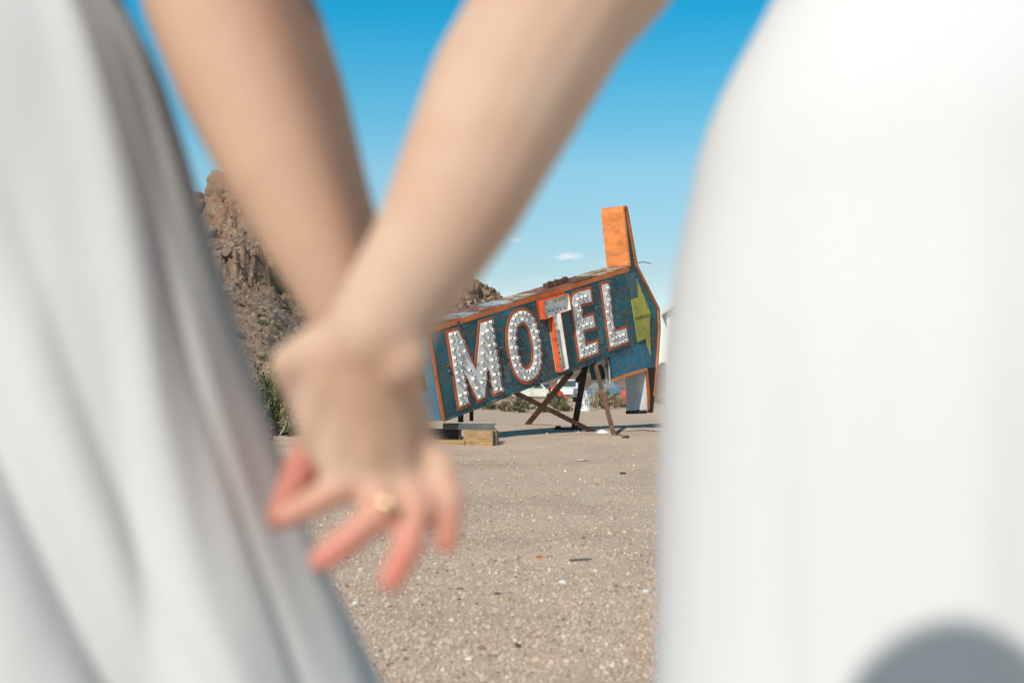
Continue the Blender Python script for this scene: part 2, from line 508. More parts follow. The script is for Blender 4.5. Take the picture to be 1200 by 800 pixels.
# ------------------------------------------------------------------ ground
rr = np.concatenate([[0.0], np.geomspace(.25, 60, 190), np.geomspace(66, 5200, 46)])
aa = np.concatenate([np.linspace(-.55, .55, 220), np.linspace(.55, 2 * math.pi - .55, 90)[1:-1]])
RR, AA = np.meshgrid(rr, aa, indexing='ij')
X = RR * np.sin(AA); Y = RR * np.cos(AA)
pp = np.stack([X, Y, np.zeros_like(X)], -1)
Zg = gz(X, Y) + (.010 * fbm(pp * 1.3, 4, 3) + .028 * fbm(pp * .22, 3, 5)) * sst(1.6, 4.5, RR) * (1 - sst(30, 60, RR))
nr, na = RR.shape
idx = np.arange(nr * na).reshape(nr, na)
q = np.stack([idx[:-1, :], np.roll(idx, -1, 1)[:-1, :], np.roll(idx, -1, 1)[1:, :], idx[1:, :]], -1).reshape(-1, 4)
q = q[:, ::-1]
gnd = new_obj('ground', np.stack([X, Y, Zg], -1).reshape(-1, 3).tolist(), q.tolist(), M['ground'], smooth=True)
tag(gnd, 'pale tan gravel lot stretching flat across the desert', 'ground', kind='structure')

# ------------------------------------------------------------------ hill (az = x / y as seen from the lot, radial profile)
HA = np.array([-1.5, -.80, -.50, -.30, -.26, -.24, -.235, -.215, -.19, -.12, -.05, -.03, -.02, -.005, .02, .06, .12, .2, .35, .6])
HB = np.array([22, 14, 14, 15, 15.5, 16, 16, 16.5, 17, 40, 95, 112, 118, 124, 130, 135, 138, 140, 145, 150.])
HR = np.array([120, 110, 105, 100, 98, 97, 97, 97, 100, 125, 150, 152, 154, 156, 165, 180, 195, 210, 230, 250.])
HPY = np.array([462, 225, 225, 268, 282, 284, 284, 284, 288, 296, 322, 333, 338, 352, 385, 415, 428, 430, 432, 430.])
def hill_h(az_, r):
    B = np.interp(az_, HA, HB); Rc = np.interp(az_, HA, HR); E = CAM_H + (457 - np.interp(az_, HA, HPY)) / FPX * Rc
    t = np.clip((r - B) / (Rc - B), 0, 1.6)
    prof = np.where(t < 1, .18 * t + .82 * t ** 1.75, 1 - .55 * (t - 1) - .6 * (t - 1) ** 2)
    h = E * prof
    x = az_ * r; p3 = np.stack([x, r, np.zeros_like(x)], -1)
    amp = sst(0, .12, t)
    h = h + amp * (.55 * fbm(p3 * .11, 4, 21) + .20 * fbm(p3 * .5, 4, 22, ridged=True) * sst(.2, .6, t) + .09 * fbm(p3 * 1.7, 4, 23))
    # a broken ledge part of the way up
    led = .74 + .05 * fbm(p3 * np.array([.12, 0, 0]), 3, 31)
    wgt = np.exp(-((az_ + .20) / .075) ** 2)
    h = h + wgt * 1.7 * (sst(-.005, .018, t - led) - .75 * sst(.02, .16, t - led)) * (.7 + .5 * fbm(p3 * .6, 3, 33))
    h = h + wgt * .5 * np.exp(-((t - led) / .05) ** 2) * fbm(p3 * 1.1, 4, 34, ridged=True)
    h = h - .35 * (1 - sst(-.0, .05, t))
    return h
ha = np.concatenate([np.linspace(-1.5, -.265, 70), np.linspace(-.262, -.13, 190), np.linspace(-.126, -.045, 24), np.linspace(-.043, .01, 70), np.linspace(.014, .16, 70), np.linspace(.17, .6, 26)])
ht = np.concatenate([np.linspace(-.02, 1.02, 330), np.linspace(1.03, 1.6, 22)])
HT, HAA = np.meshgrid(ht, ha, indexing='ij')
Bv = np.interp(HAA, HA, HB); Rv = np.interp(HAA, HA, HR)
rad = Bv + HT * (Rv - Bv)
HZ = hill_h(HAA, rad)
nr, na = rad.shape
idx = np.arange(nr * na).reshape(nr, na)
q = np.stack([idx[:-1, :-1], idx[:-1, 1:], idx[1:, 1:], idx[1:, :-1]], -1).reshape(-1, 4)
hill = new_obj('hill', np.stack([HAA * rad, rad, HZ], -1).reshape(-1, 3).tolist(), q.tolist(), M['hill'], smooth=True)
tag(hill, 'rocky brown desert hill rising behind the gravel lot', 'hill', kind='structure')
def hill_point(px, t):
    az_ = (px - 600) / FPX
    B = float(np.interp(az_, HA, HB)); Rc = float(np.interp(az_, HA, HR)); r_ = B + t * (Rc - B)
    return Vector((az_ * r_, r_, float(hill_h(np.array([az_]), np.array([r_]))[0])))
def hill_pix(px, py):
    """the place on the slope seen at that pixel"""
    az_ = (px - 600) / FPX; t = np.linspace(.02, 1, 200)
    B = np.interp(az_, HA, HB); Rc = np.interp(az_, HA, HR); r_ = B + t * (Rc - B)
    z_ = hill_h(np.full_like(r_, az_), r_)
    k_ = int(np.argmin(np.abs(457 - (z_ - CAM_H) / r_ * FPX - py)))
    return Vector((az_ * r_[k_], r_[k_], z_[k_]))

def rock_mesh(sub, seed, rough=.35, freq=1.1, flat=.0):
    bm = bmesh.new(); bmesh.ops.create_icosphere(bm, subdivisions=sub, radius=1)
    co_ = np.array([v.co for v in bm.verts])
    big_ = fbm(co_ * freq + seed * 7.3, 3, seed)
    cr = fbm(co_ * freq * 2.7 + seed, 4, seed + 5, ridged=True)
    d = 1 + rough * big_ + rough * .28 * cr
    co_ = co_ * d[:, None]
    # facet: pull toward a few cutting planes
    g = np.random.default_rng(seed)
    for _ in range(7):
        nrm = g.normal(size=3); nrm /= np.linalg.norm(nrm); lim = g.uniform(.62, .9)
        e = co_ @ nrm - lim
        co_ = co_ - np.where(e > 0, e * .8, 0)[:, None] * nrm
    for v, c_ in zip(bm.verts, co_): v.co = c_
    fs = [tuple(v.index for v in f.verts) for f in bm.faces]
    bm.free()
    return co_, fs
# the crag on the crest: boulders that lean against each other
crag = [  # px, py of the boulder's middle, half width and half height in px, depth offset in m
    (268, 229, 25, 23, 1.0), (287, 242, 22, 24, .3), (252, 252, 17, 24, .4), (262, 268, 15, 20, -.6), (249, 275, 17, 17, -.8),
    (277, 277, 9, 9, -1.9), (294, 265, 17, 22, -.8), (304, 283, 18, 12, -1.7), (315, 266, 18, 21, .4), (331, 285, 17, 18, .2),
    (243, 243, 14, 12, .8), (229, 245, 16, 16, .8), (303, 245, 16, 18, .9), (226, 272, 16, 17, .1), (272, 255, 9, 15, -.7), (345, 300, 15, 14, .8),
    (275, 214, 13, 8, .8), (280, 268, 60, 26, 3.2), (250, 262, 40, 28, 3.0), (322, 278, 30, 20, 2.6)]
for i, (px, py, w_, h_, dy) in enumerate(crag):
    vs, fs = rock_mesh(5, 40 + i, .24, 1.25)
    Yc = 96.5 + dy
    c_ = P(px, py, Yc)
    sx, sz = w_ / FPX * Yc * 1.12, h_ / FPX * Yc * 1.12
    vs = vs * np.array([sx, min(sx, sz) * 1.05, sz])
    a_ = random.uniform(-.35, .35)
    vs = np.stack([vs[:, 0] * math.cos(a_) - vs[:, 2] * math.sin(a_), vs[:, 1], vs[:, 0] * math.sin(a_) + vs[:, 2] * math.cos(a_)], -1)
    o = new_obj('boulder', vs.tolist(), fs, M['rock'], hill, smooth=True)
    o.location = c_
for i, (px, py, w_, h_, Yc) in enumerate([(553, 338, 10, 13, 150), (566, 343, 9, 7, 151), (545, 333, 12, 14, 149), (535, 330, 13, 16, 150), (574, 350, 6, 4, 151)]):
    vs, fs = rock_mesh(3, 80 + i, .34, 1.2)
    o = new_obj('boulder', (vs * np.array([w_, (w_ + h_) / 2, h_]) / FPX * Yc).tolist(), fs, M['rock'], hill)
    o.location = P(px, py, Yc)
# ledge rocks and rubble on the slope
def rock_small():
    bm = bmesh.new(); bmesh.ops.create_icosphere(bm, subdivisions=1, radius=1)
    v_ = np.array([v.co for v in bm.verts]); f_ = np.array([[v.index for v in f.verts] for f in bm.faces]); bm.free()
    return v_, f_
RV, RF = rock_small()
def scatter_rocks(pts, sizes, seed, flat=.7):
    g = np.random.default_rng(seed); n_ = len(pts)
    d = 1 + g.uniform(-.28, .28, (n_, len(RV), 1))
    v_ = RV[None] * d * np.asarray(sizes)[:, None, None] * np.stack([g.uniform(.75, 1.3, n_), g.uniform(.75, 1.3, n_), g.uniform(.5, .9, n_)], -1)[:, None, :]
    th = g.uniform(0, 6.28, n_); c_, s_ = np.cos(th)[:, None], np.sin(th)[:, None]
    v_ = np.stack([v_[..., 0] * c_ - v_[..., 1] * s_, v_[..., 0] * s_ + v_[..., 1] * c_, v_[..., 2]], -1) + np.asarray(pts)[:, None, :]
    f_ = RF[None] + (np.arange(n_) * len(RV))[:, None, None]
    return v_.reshape(-1, 3), f_.reshape(-1, 3)
n_ = 9000
az_ = rng.uniform(-.262, -.125, n_); t_ = rng.uniform(.01, 1, n_) ** .8
B = np.interp(az_, HA, HB); Rc = np.interp(az_, HA, HR); r_ = B + t_ * (Rc - B)
hz = hill_h(az_, r_)
sz = np.exp(rng.normal(-3.05, .5, n_)) * (.4 + 1.0 * t_)
led = np.abs(t_ - .76) < .05
sz = np.where(led, sz * 2.1, sz)
v_, f_ = scatter_rocks(np.stack([az_ * r_, r_, hz + sz * .15], -1), np.clip(sz, .015, .5), 5)
n2 = 1500
az_ = rng.uniform(-.045, .01, n2); t_ = rng.uniform(.3, 1, n2)
B = np.interp(az_, HA, HB); Rc = np.interp(az_, HA, HR); r_ = B + t_ * (Rc - B)
v2_, f2_ = scatter_rocks(np.stack([az_ * r_, r_, hill_h(az_, r_) + .03], -1), np.clip(np.exp(rng.normal(-1.5, .5, n2)), .05, .7), 6)
tag(new_obj('rubble', np.concatenate([v_, v2_]).tolist(), np.concatenate([f_, f2_ + len(v_)]).tolist(), M['rubble'], hill), kind='stuff')

# far hills round the horizon
fa = np.linspace(0, 2 * math.pi, 361)[:-1]
fh = 26 + 22 * fbm(np.stack([np.cos(fa) * 3, np.sin(fa) * 3, fa * 0], -1), 5, 77)
rings = [(3300, -2), (3600, .45), (3900, 1.0), (4300, .4), (4700, -2)]
vs = []; fs = []
for k, (r0, s0) in enumerate(rings):
    for j, a_ in enumerate(fa):
        r1 = r0 + 140 * math.sin(a_ * 9 + k)
        vs.append((r1 * math.sin(a_), r1 * math.cos(a_), max(-2, s0 * fh[j] * (1 + .18 * math.sin(a_ * 57 + k * 3))) if s0 > 0 else -2))
for k in range(4):
    for j in range(360):
        fs.append((k * 360 + j, (k + 1) * 360 + j, (k + 1) * 360 + (j + 1) % 360, k * 360 + (j + 1) % 360))
tag(new_obj('distant_hills', vs, fs, M['far'], smooth=True), 'low pale hills far off on the desert horizon', 'hills', kind='structure')

# ------------------------------------------------------------------ pebbles on the lot
n_ = 42000
d_ = 1 / rng.uniform(1 / 30.0, 1 / 3.5, n_); a_ = rng.uniform(-.19, .17, n_)
px_, py_ = a_ * d_, d_
pz_ = gz(px_, py_) + (.010 * fbm(np.stack([px_, py_, px_ * 0], -1) * 1.3, 4, 3) + .028 * fbm(np.stack([px_, py_, px_ * 0], -1) * .22, 3, 5))
s_ = np.clip(np.exp(rng.normal(-5.62, .45, n_)) * (.85 + d_ * .035), .002, .028)
v_, f_ = scatter_rocks(np.stack([px_, py_, pz_ + s_ * .25], -1), s_, 9)
tag(new_obj('gravel', v_.tolist(), f_.tolist(), M['pebble']), 'loose tan and white pebbles strewn over the lot', 'gravel', kind='stuff')
def gnoise(x, y):
    p_ = np.array([[x, y, 0.]])
    return float(gz(x, y) + (.010 * fbm(p_ * 1.3, 4, 3) + .028 * fbm(p_ * .22, 3, 5))[0])
for (px, py, s0, c_) in [(660, 676, .016, 'chip'), (603, 748, .020, 'rust'), (730, 553, .03, 'rustdark'), (632, 646, .018, 'border'), (424, 664, .018, 'chip'),
                         (582, 689, .014, 'steel'), (417, 700, .016, 'chip'), (700, 566, .02, 'wood'), (757, 690, .018, 'chip'), (521, 651, .012, 'rubble')]:
    g_ = ground_at(px, py); vs, fs = rock_mesh(2, int(px + py), .25, 1.2)
    o = new_obj('loose_stone', (vs * np.array([1.15, 1, .6]) * s0).tolist(), fs, M[c_])
    o.location = (g_.x, g_.y, gnoise(g_.x, g_.y) + s0 * .25)
    lab = {'chip': 'white loose stone lying on the tan gravel', 'rustdark': 'dark loose stone lying on the tan gravel', 'border': 'small red stone lying on the gravel',
           'rust': 'brown loose stone lying on the tan gravel', 'steel': 'small grey stone lying on the gravel', 'wood': 'yellowish loose stone lying on the gravel', 'rubble': 'small tan stone lying on the gravel'}[c_]
    tag(o, lab, 'stone', 'loose stones on the gravel')
g_ = ground_at(680, 651)
o = MB().beam((-.055, 0, 0), (.05, .012, .004), .012, .008).beam((.05, .012, .004), (.062, .01, .006), .009, .006).build('steel_strip', M['steel'])
o.location = (g_.x, g_.y, gnoise(g_.x, g_.y) + .006)
tag(o, 'thin grey metal strip lying on the gravel', 'strip')

# ------------------------------------------------------------------ the MOTEL sign
AZ, RO = R(50), R(14)
uh = Vector((math.cos(AZ), math.sin(AZ), 0)); ZZ = Vector((0, 0, 1))
U = uh * math.cos(RO) + ZZ * math.sin(RO); V = -uh * math.sin(RO) + ZZ * math.cos(RO); N = U.cross(V)
O3 = P(518, 493, 20.0)
sign = empty('motel_sign')
sign.matrix_world = Matrix(((U.x, V.x, N.x, O3.x), (U.y, V.y, N.y, O3.y), (U.z, V.z, N.z, O3.z), (0, 0, 0, 1)))
tag(sign, 'weathered blue MOTEL sign with bulb letters, tilted on steel props', 'sign')
SINV = sign.matrix_world.inverted()
def wl2(p): return SINV @ Vector(p)
DEP = .5
def at_sign(px, py, c=0.0):
    r = ray(px, py); o_ = O3 + N * c - Vector((0, 0, CAM_H))
    t = o_.dot(N) / r.dot(N)
    return Vector((0, 0, CAM_H)) + r * t

# main box
b = MB(); b.add([(.0, 0, 0), (5.62, 0, 0), (5.62, 1.46, 0), (.0, 1.46, 0)], [(0, 1, 2, 3)])
# slight buckling of the sheet
nx, ny = 40, 10
vs = []; fs = []
for j in range(ny + 1):
    for i in range(nx + 1):
        a_, b_ = 5.62 * i / nx, 1.46 * j / ny
        e_ = min(i, nx - i, 3) / 3 * min(j, ny - j, 2) / 2
        jag = .022 * mnoise.noise(Vector((a_ * 2.7, 3, 0))) if j == 0 else 0
        vs.append((a_, b_ + jag, .010 * e_ * mnoise.noise(Vector((a_ * 1.3, b_ * 1.8, 0))) - .002))
for j in range(ny):
    for i in range(nx):
        k = j * (nx + 1) + i
        fs.append((k, k + 1, k + nx + 2, k + nx + 1))
new_obj('face_panel', vs, fs, M['blue'], sign, smooth=True)
MB().prism([(.01, .012), (5.6, .012), (5.6, 1.445), (.01, 1.445)], -DEP + .03, -.03).build('box_core', M['rustdark'], sign)
e = MB().prism([(0, 0), (-.012, 0), (-.012, 1.46), (0, 1.46)], -DEP, -.005).build('end_panel', M['blue2'], sign)
tag(e, 'bright blue end panel of the box')
MB().box((-.016, .62, -.30), (.012, .26, .2)).build('hatch', M['dark'], e)  # dark plate standing for the shaded opening in the end panel
MB().box((-.017, .95, -.25), (.008, .012, .42)).build('seam', M['rust'], e)
MB().prism([(0, 0), (5.6, 0), (5.6, 1.45), (0, 1.45)], -DEP, -DEP - .01).build('back_panel', M['rust'], sign)
# top sheets, old and of many colours
edges = [0, .38, .72, 1.3, 1.75, 2.15, 2.9, 3.35, 3.9, 4.6, 5.1, 5.6]
mats = ['rust', 'rustred', 'paleblue', 'rustred', 'paleblue', 'cream', 'rustred', 'rustred', 'rust', 'cream', 'cream']
for k in range(len(edges) - 1):
    a0, a1 = edges[k], edges[k + 1]; lift = random.uniform(.0, .022); bend = random.uniform(.0, .03)
    vs = [(a0 - .02, 1.463 + lift, -.002), (a1, 1.463 + lift * .6, -.002), (a1 + .02, 1.47 + bend, -DEP - .02), (a0, 1.475 + bend * .5 + lift, -DEP - .03)]
    vs += [(x, y + .012, z) for x, y, z in vs]
    new_obj('top_sheet', vs, [(3, 2, 1, 0), (4, 5, 6, 7), (0, 1, 5, 4), (1, 2, 6, 5), (2, 3, 7, 6), (3, 0, 4, 7)], M[mats[k]], sign)
for a_, w_ in ((3.42, .16), (3.62, .1), (3.85, .22)):
    MB().box((a_, 1.53, -.22), (w_, .09, .1)).box((a_ + w_ * .3, 1.57, -.22), (w_ * .35, .05, .06)).build('top_bracket', M['rust'], sign)
# trims
def strip(name, pts, w, mat, c=.012, th=.018, parent=sign):
    bb = MB()
    for (a0, b0), (a1, b1) in zip(pts[:-1], pts[1:]):
        bb.beam((a0, b0, c), (a1, b1, c), w, th, up=(0, 0, 1))
    return bb.build(name, mat, parent)
t_ = MB()
k = 28
for i in range(k):
    a0, a1 = 5.62 * i / k, 5.62 * (i + 1) / k
    lo = 1.385 + .012 * mnoise.noise(Vector((a0 * 3, 0, 5)))
    lo2 = 1.385 + .012 * mnoise.noise(Vector((a1 * 3, 0, 5)))
    t_.add([(a0, lo, .006), (a1, lo2, .006), (a1, 1.468, .006), (a0, 1.468, .006), (a0, lo, -.01), (a1, lo2, -.01), (a1, 1.468, -.01), (a0, 1.468, -.01)],
           [(0, 1, 2, 3), (0, 4, 5, 1), (3, 2, 6, 7)])
t_.build('top_trim', M['orange'], sign)
strip('side_trim', [(.03, -.02), (.025, .5), (.032, 1.0), (.03, 1.38)], .06, M['orange'], .008)
strip('bottom_lip', [(.06, -.012), (.9, -.02), (2.1, -.01), (3.6, -.018), (4.9, -.005), (5.35, .0)], .024, M['steel'], .0)
# bottom torn flaps
for a_, w_, h_ in ((.35, .22, .05), (.8, .3, .035), (1.55, .2, .03), (2.35, .25, .045), (3.1, .3, .03), (4.05, .2, .04)):
    MB().prism([(a_, 0), (a_ + w_, 0), (a_ + w_ * .8, -h_), (a_ + w_ * .35, -h_ * 1.3)], -.03, -.022).build('torn_flap', M['rustdark'], sign)

# arrow-shaped end piece
chev = [(5.60, 1.455), (5.66, 1.47), (5.715, 2.52), (5.74, 2.575), (5.80, 2.585), (5.845, 2.54), (5.905, 1.44), (6.44, .5), (6.37, .12), (6.10, -.57), (5.86, -1.10), (5.70, -1.36),
        (5.70, -.52), (4.62, -.46), (4.60, .01), (5.60, .01)]
ar = MB().prism(chev, -DEP, -.012).build('arrow_body', M['blue'], sign)
tag(ar, 'blue chevron end piece of the sign')
strip('edge_trim', [(5.74, 2.56), (5.82, 2.57), (5.885, 1.44), (6.415, .5), (6.345, .12), (6.08, -.57), (5.85, -1.08)], .055, M['orange'], .0, .03, ar)
# left flank of the fin
fs_ = MB()
fs_.prism([(5.655, 1.49), (5.638, 1.49), (5.70, 2.5), (5.717, 2.5)], -DEP - .01, .0)
fs_.prism([(5.70, 2.50), (5.717, 2.50), (5.742, 2.578), (5.80, 2.592), (5.80, 2.60), (5.73, 2.592)], -DEP - .01, .0)
tag(fs_.build('fin_side', M['orange_fin'], ar), 'bright orange flank of the upright fin')
strip('fin_front_trim', [(5.668, 1.47), (5.73, 2.52)], .035, M['orange_fin'], .0, .02, ar)
# lower leg flank: corrugated pale sheet
vs = []; fs = []
for i in range(13):
    c_ = -.012 - (DEP - .02) * i / 12; dx = .004 * (i % 2)
    vs += [(5.685 - dx, -.54, c_), (5.62 - dx, -1.02, c_), (5.56 - dx, -1.30 - .03 * math.sin(i), c_)]
for i in range(12):
    for j in range(2):
        k = i * 3 + j; fs.append((k, k + 1, k + 4, k + 3))
tag(new_obj('leg_side', vs, fs, M['galv'], ar), 'pale corrugated flank of the lower leg')
MB().prism([(5.70, -.52), (5.76, -.52), (5.72, -1.0), (5.64, -1.28), (5.56, -1.30), (5.62, -1.02)], -.011, .004).build('leg_trim', M['orange'], ar)
MB().prism([(5.76, -.52), (6.08, -.57), (5.86, -1.12), (5.74, -1.38), (5.63, -1.30), (5.72, -1.0)], -.010, -.002).build('leg_front', M['rustdark'], ar)
MB().beam((5.56, -1.31, -.02), (5.57, -1.33, -DEP), .06, .05).beam((5.56, -1.31, -.02), (5.72, -1.36, -.02), .04, .04).build('leg_foot', M['rustdark'], ar)
strip('lower_trim', [(4.60, -.47), (5.0, -.478), (5.72, -.525)], .05, M['orange_fin'], .0, .03, ar)
new_obj('lower_panel', [(4.63, -.44, -.006), (5.6, -.5, -.006), (5.88, -.52, -.006), (6.0, -.2, -.006), (5.6, .02, -.006), (4.62, 0, -.006)], [(0, 1, 2, 3, 4, 5)], M['blue2'], ar)
# yellow arrowhead and slate patches
ye = [(5.82, 1.21), (6.11, .48), (6.03, .28), (5.92, -.29), (5.83, .05), (5.56, .04), (5.54, .86), (5.79, .86)]
tag(MB().prism(ye, -.012, .012).build('yellow_arrow', M['yellow'], ar), 'faded yellow green arrowhead')
MB().tube([(5.56, .5, .02), (6.08, .47, .02)], .006, 5).build('arrow_seam', M['rust'], ar)
for poly in ([(5.46, 1.38), (5.8, 1.33), (5.82, .87), (5.56, .87)],):
    MB().prism(poly, .0, .008).build('patch', M['slate'], sign)
for a_, b_, w_, h_ in ((1.615, .19, .17, .29), (2.575, -.02, .16, .31), (4.335, .25, .15, .3)):
    MB().prism([(a_, b_ + .02), (a_ + w_, b_), (a_ + w_ + .01, b_ + h_), (a_ + .01, b_ + h_ - .01)], .0, .008).build('patch', M['slate'], sign)
# torn sheet with a hole under the box
out = [(4.22, .0), (4.62, .0), (4.64, -.18), (4.60, -.46), (4.46, -.50), (4.38, -.44), (4.30, -.52), (4.25, -.34), (4.22, -.16)]
inn = [(4.33, -.14), (4.44, -.12), (4.50, -.20), (4.54, -.33), (4.49, -.42), (4.40, -.41), (4.33, -.44), (4.31, -.33), (4.29, -.22)]
vs = [(a_, b_, -.09) for a_, b_ in out] + [(a_, b_, -.10) for a_, b_ in inn]
fs = [(i, (i + 1) % 9, 9 + (i + 1) % 9, 9 + i) for i in range(9)]
tn = new_obj('torn_sheet', vs, fs, M['torn'], sign)
tag(tn, 'torn beige sheet with a ragged hole')
MB().prism([(4.3, -.05), (4.58, -.05), (4.58, -.42), (4.32, -.42)], -.15, -.125).build('hole_shade', M['rustdark'], tn)  # dark plate painting in the unlit interior behind the hole
MB().tube([(4.615, .0, -.05), (4.61, -.25, -.05), (4.585, -.52, -.06)], .016, 6).build('torn_edge', M['galv'], tn)

# letters
def inset(poly, d):
    n = len(poly)
    ar_ = sum(poly[i][0] * poly[(i + 1) % n][1] - poly[(i + 1) % n][0] * poly[i][1] for i in range(n))
    if ar_ < 0: poly = poly[::-1]
    out_ = []
    for i in range(n):
        p0, p1, p2 = Vector(poly[i - 1]), Vector(poly[i]), Vector(poly[(i + 1) % n])
        e1 = (p1 - p0).normalized(); e2 = (p2 - p1).normalized()
        n1 = Vector((-e1.y, e1.x)); n2 = Vector((-e2.y, e2.x))
        k = d / max(.25, 1 + n1.dot(n2))
        q_ = p1 + (n1 + n2) * k
        out_.append((q_.x, q_.y))
    return out_
def inside(poly, x, y):
    c_ = False; n = len(poly)
    for i in range(n):
        (x0, y0), (x1, y1) = poly[i], poly[i - 1]
        if (y0 > y) != (y1 > y) and x < (x1 - x0) * (y - y0) / (y1 - y0) + x0: c_ = not c_
    return c_
def edist(poly, x, y):
    p_ = Vector((x, y)); best = 9
    for i in range(len(poly)):
        a_, b_ = Vector(poly[i - 1]), Vector(poly[i]); ab = b_ - a_
        t = max(0, min(1, (p_ - a_).dot(ab) / ab.dot(ab)))
        best = min(best, (p_ - a_ - ab * t).length)
    return best
def sockets(pts, c0, parent, rad=.027, prot=.052, body='socket'):
    bb = MB(); n = 9
    for (a_, b_) in pts:
        if random.random() < .07: continue
        tx, ty = random.uniform(-.012, .012), random.uniform(-.012, .012)
        pr = prot * random.uniform(.8, 1.15)
        prof = [(rad * 1.12, 0), (rad, pr * .5), (rad * 1.05, pr), (rad * .62, pr * 1.0), (rad * .58, pr * .45)]
        k = len(bb.v)
        for r_, z_ in prof:
            for j in range(n):
                q_ = 2 * math.pi * j / n
                bb.v.append((a_ + r_ * math.cos(q_) + tx * z_ / pr, b_ + r_ * math.sin(q_) + ty * z_ / pr, c0 + z_))
        for i in range(4):
            for j in range(n):
                bb.f.append((k + i * n + j, k + i * n + (j + 1) % n, k + (i + 1) * n + (j + 1) % n, k + (i + 1) * n + j)); bb.m.append(1 if i == 3 else 0)
        bb.f.append(tuple(k + 4 * n + j for j in range(n))); bb.m.append(1)
    return tag(bb.build('bulb_sockets', [M[body], M['dark']], parent), kind='stuff')
def poly_letter(label, poly, pts=None, step=(.118, .105)):
    white = inset(poly, .052)
    o = MB().prism(white, .0, .022).build('letter', M['letter'], sign)
    tag(o, label)
    MB().prism(poly, -.001, .014).build('border', M['border'], o)
    if pts is None:
        pts = []
        x0 = min(p_[0] for p_ in white); x1 = max(p_[0] for p_ in white); y0 = min(p_[1] for p_ in white); y1 = max(p_[1] for p_ in white)
        row = 0; y = y0 + .05
        while y < y1:
            x = x0 + (.052 if row % 2 == 0 else .105)
            while x < x1:
                if inside(white, x, y) and edist(white, x, y) > .036:
                    pts.append((x + random.uniform(-.008, .008), y + random.uniform(-.008, .008)))
                x += step[0]
            y += step[1]; row += 1
    sockets(pts, .022, o)
    return o
def line_pts(a, b, n):
    return [(a[0] + (b[0] - a[0]) * i / (n - 1), a[1] + (b[1] - a[1]) * i / (n - 1)) for i in range(n)]
Mpoly = [(.40, 1.355), (.715, 1.35), (.955, .70), (1.21, 1.35), (1.56, 1.345), (1.545, .065), (1.235, .062), (1.25, .60), (1.085, .065), (.845, .062), (.665, .60), (.70, .068), (.38, .06)]
mp = line_pts((.485, 1.27), (.475, .15), 10) + line_pts((.60, 1.26), (.60, .17), 10)
mp += line_pts((.69, 1.10), (.90, .36), 6) + line_pts((.79, .62), (.92, .15), 4)
mp += line_pts((1.235, 1.12), (1.02, .36), 6) + line_pts((1.15, .55), (1.03, .16), 4)
mp += line_pts((1.35, 1.26), (1.35, .17), 10) + line_pts((1.465, 1.27), (1.455, .15), 10)
poly_letter('white letter M with red brown border', Mpoly, mp)
# O
def ell(cx, cy, rx, ry, n=44, e=2.25):
    out_ = []
    for i in range(n):
        q_ = 2 * math.pi * i / n; c_, s_ = math.cos(q_), math.sin(q_)
        out_.append((cx + rx * math.copysign(abs(c_) ** (2 / e), c_), cy + ry * math.copysign(abs(s_) ** (2 / e), s_)))
    return out_
def ringmesh(bb, o_, i_, c0, c1):
    n = len(o_); k = len(bb.v)
    bb.v += [(a_, b_, c1) for a_, b_ in o_] + [(a_, b_, c1) for a_, b_ in i_] + [(a_, b_, c0) for a_, b_ in o_] + [(a_, b_, c0) for a_, b_ in i_]
    for j in range(n):
        jj = (j + 1) % n
        bb.f += [(k + j, k + jj, k + n + jj, k + n + j), (k + 2 * n + j, k + 2 * n + jj, k + jj, k + j), (k + n + j, k + n + jj, k + 3 * n + jj, k + 3 * n + j)]; bb.m += [0] * 3
    return bb
ocx, ocy = 2.245, .70
o = ringmesh(MB(), ell(ocx, ocy, .41, .60), ell(ocx, ocy, .225, .405), 0, .022).build('letter', M['letter'], sign)
tag(o, 'white oval letter O with red brown border')
bb = ringmesh(MB(), ell(ocx, ocy, .46, .655), ell(ocx, ocy, .405, .595), -.001, .016)
ringmesh(bb, ell(ocx, ocy, .23, .41), ell(ocx, ocy, .18, .355), -.001, .016).build('border', M['border'], o)
op = [ell(ocx, ocy, .365, .555, 220)[i] for i in range(0, 220, 9)] + [ell(ocx, ocy, .268, .45, 190)[i] for i in range(4, 190, 10)]
sockets(op, .022, o)
# T: a standing channel letter with side walls
Tp = [(2.79, 1.365), (3.53, 1.35), (3.53, 1.055), (3.22, 1.06), (3.22, .075), (2.985, .07), (2.985, 1.05), (2.785, 1.045)]
Td = .125
o = MB().prism(Tp, .002, .012).build('letter', M['channel'], sign)
tag(o, 'white letter T with deep orange side walls')
area = -1
for i in range(len(Tp)):
    a_, b_ = Vector(Tp[i]), Vector(Tp[(i + 1) % len(Tp)])
    e_ = (b_ - a_).normalized(); inn_ = Vector((e_.y, -e_.x)) * .014
    out_v = [(a_.x, a_.y), (b_.x, b_.y)]
    in_v = [(a_.x + inn_.x, a_.y + inn_.y), (b_.x + inn_.x, b_.y + inn_.y)]
    vs = [(x, y, c_) for c_ in (.003, Td) for x, y in (out_v[0], out_v[1], in_v[1], in_v[0])]
    new_obj('side_wall', vs, [(0, 1, 5, 4), (2, 3, 7, 6), (4, 5, 6, 7), (1, 2, 6, 5), (3, 0, 4, 7)], [M['tred'], M['channel']], o, mi=[0, 1, 0, 0, 0])
MB().prism([(2.75, 1.40), (3.56, 1.385), (3.56, 1.365), (2.79, 1.372), (2.785, 1.03), (2.75, 1.03)], .0, .012).build('border', M['border'], o)
tp = line_pts((2.86, 1.28), (3.45, 1.27), 6) + line_pts((2.88, 1.14), (3.44, 1.13), 6) + line_pts((3.10, 1.0), (3.105, .15), 8)
sockets(tp, .012, o, .03, .04)
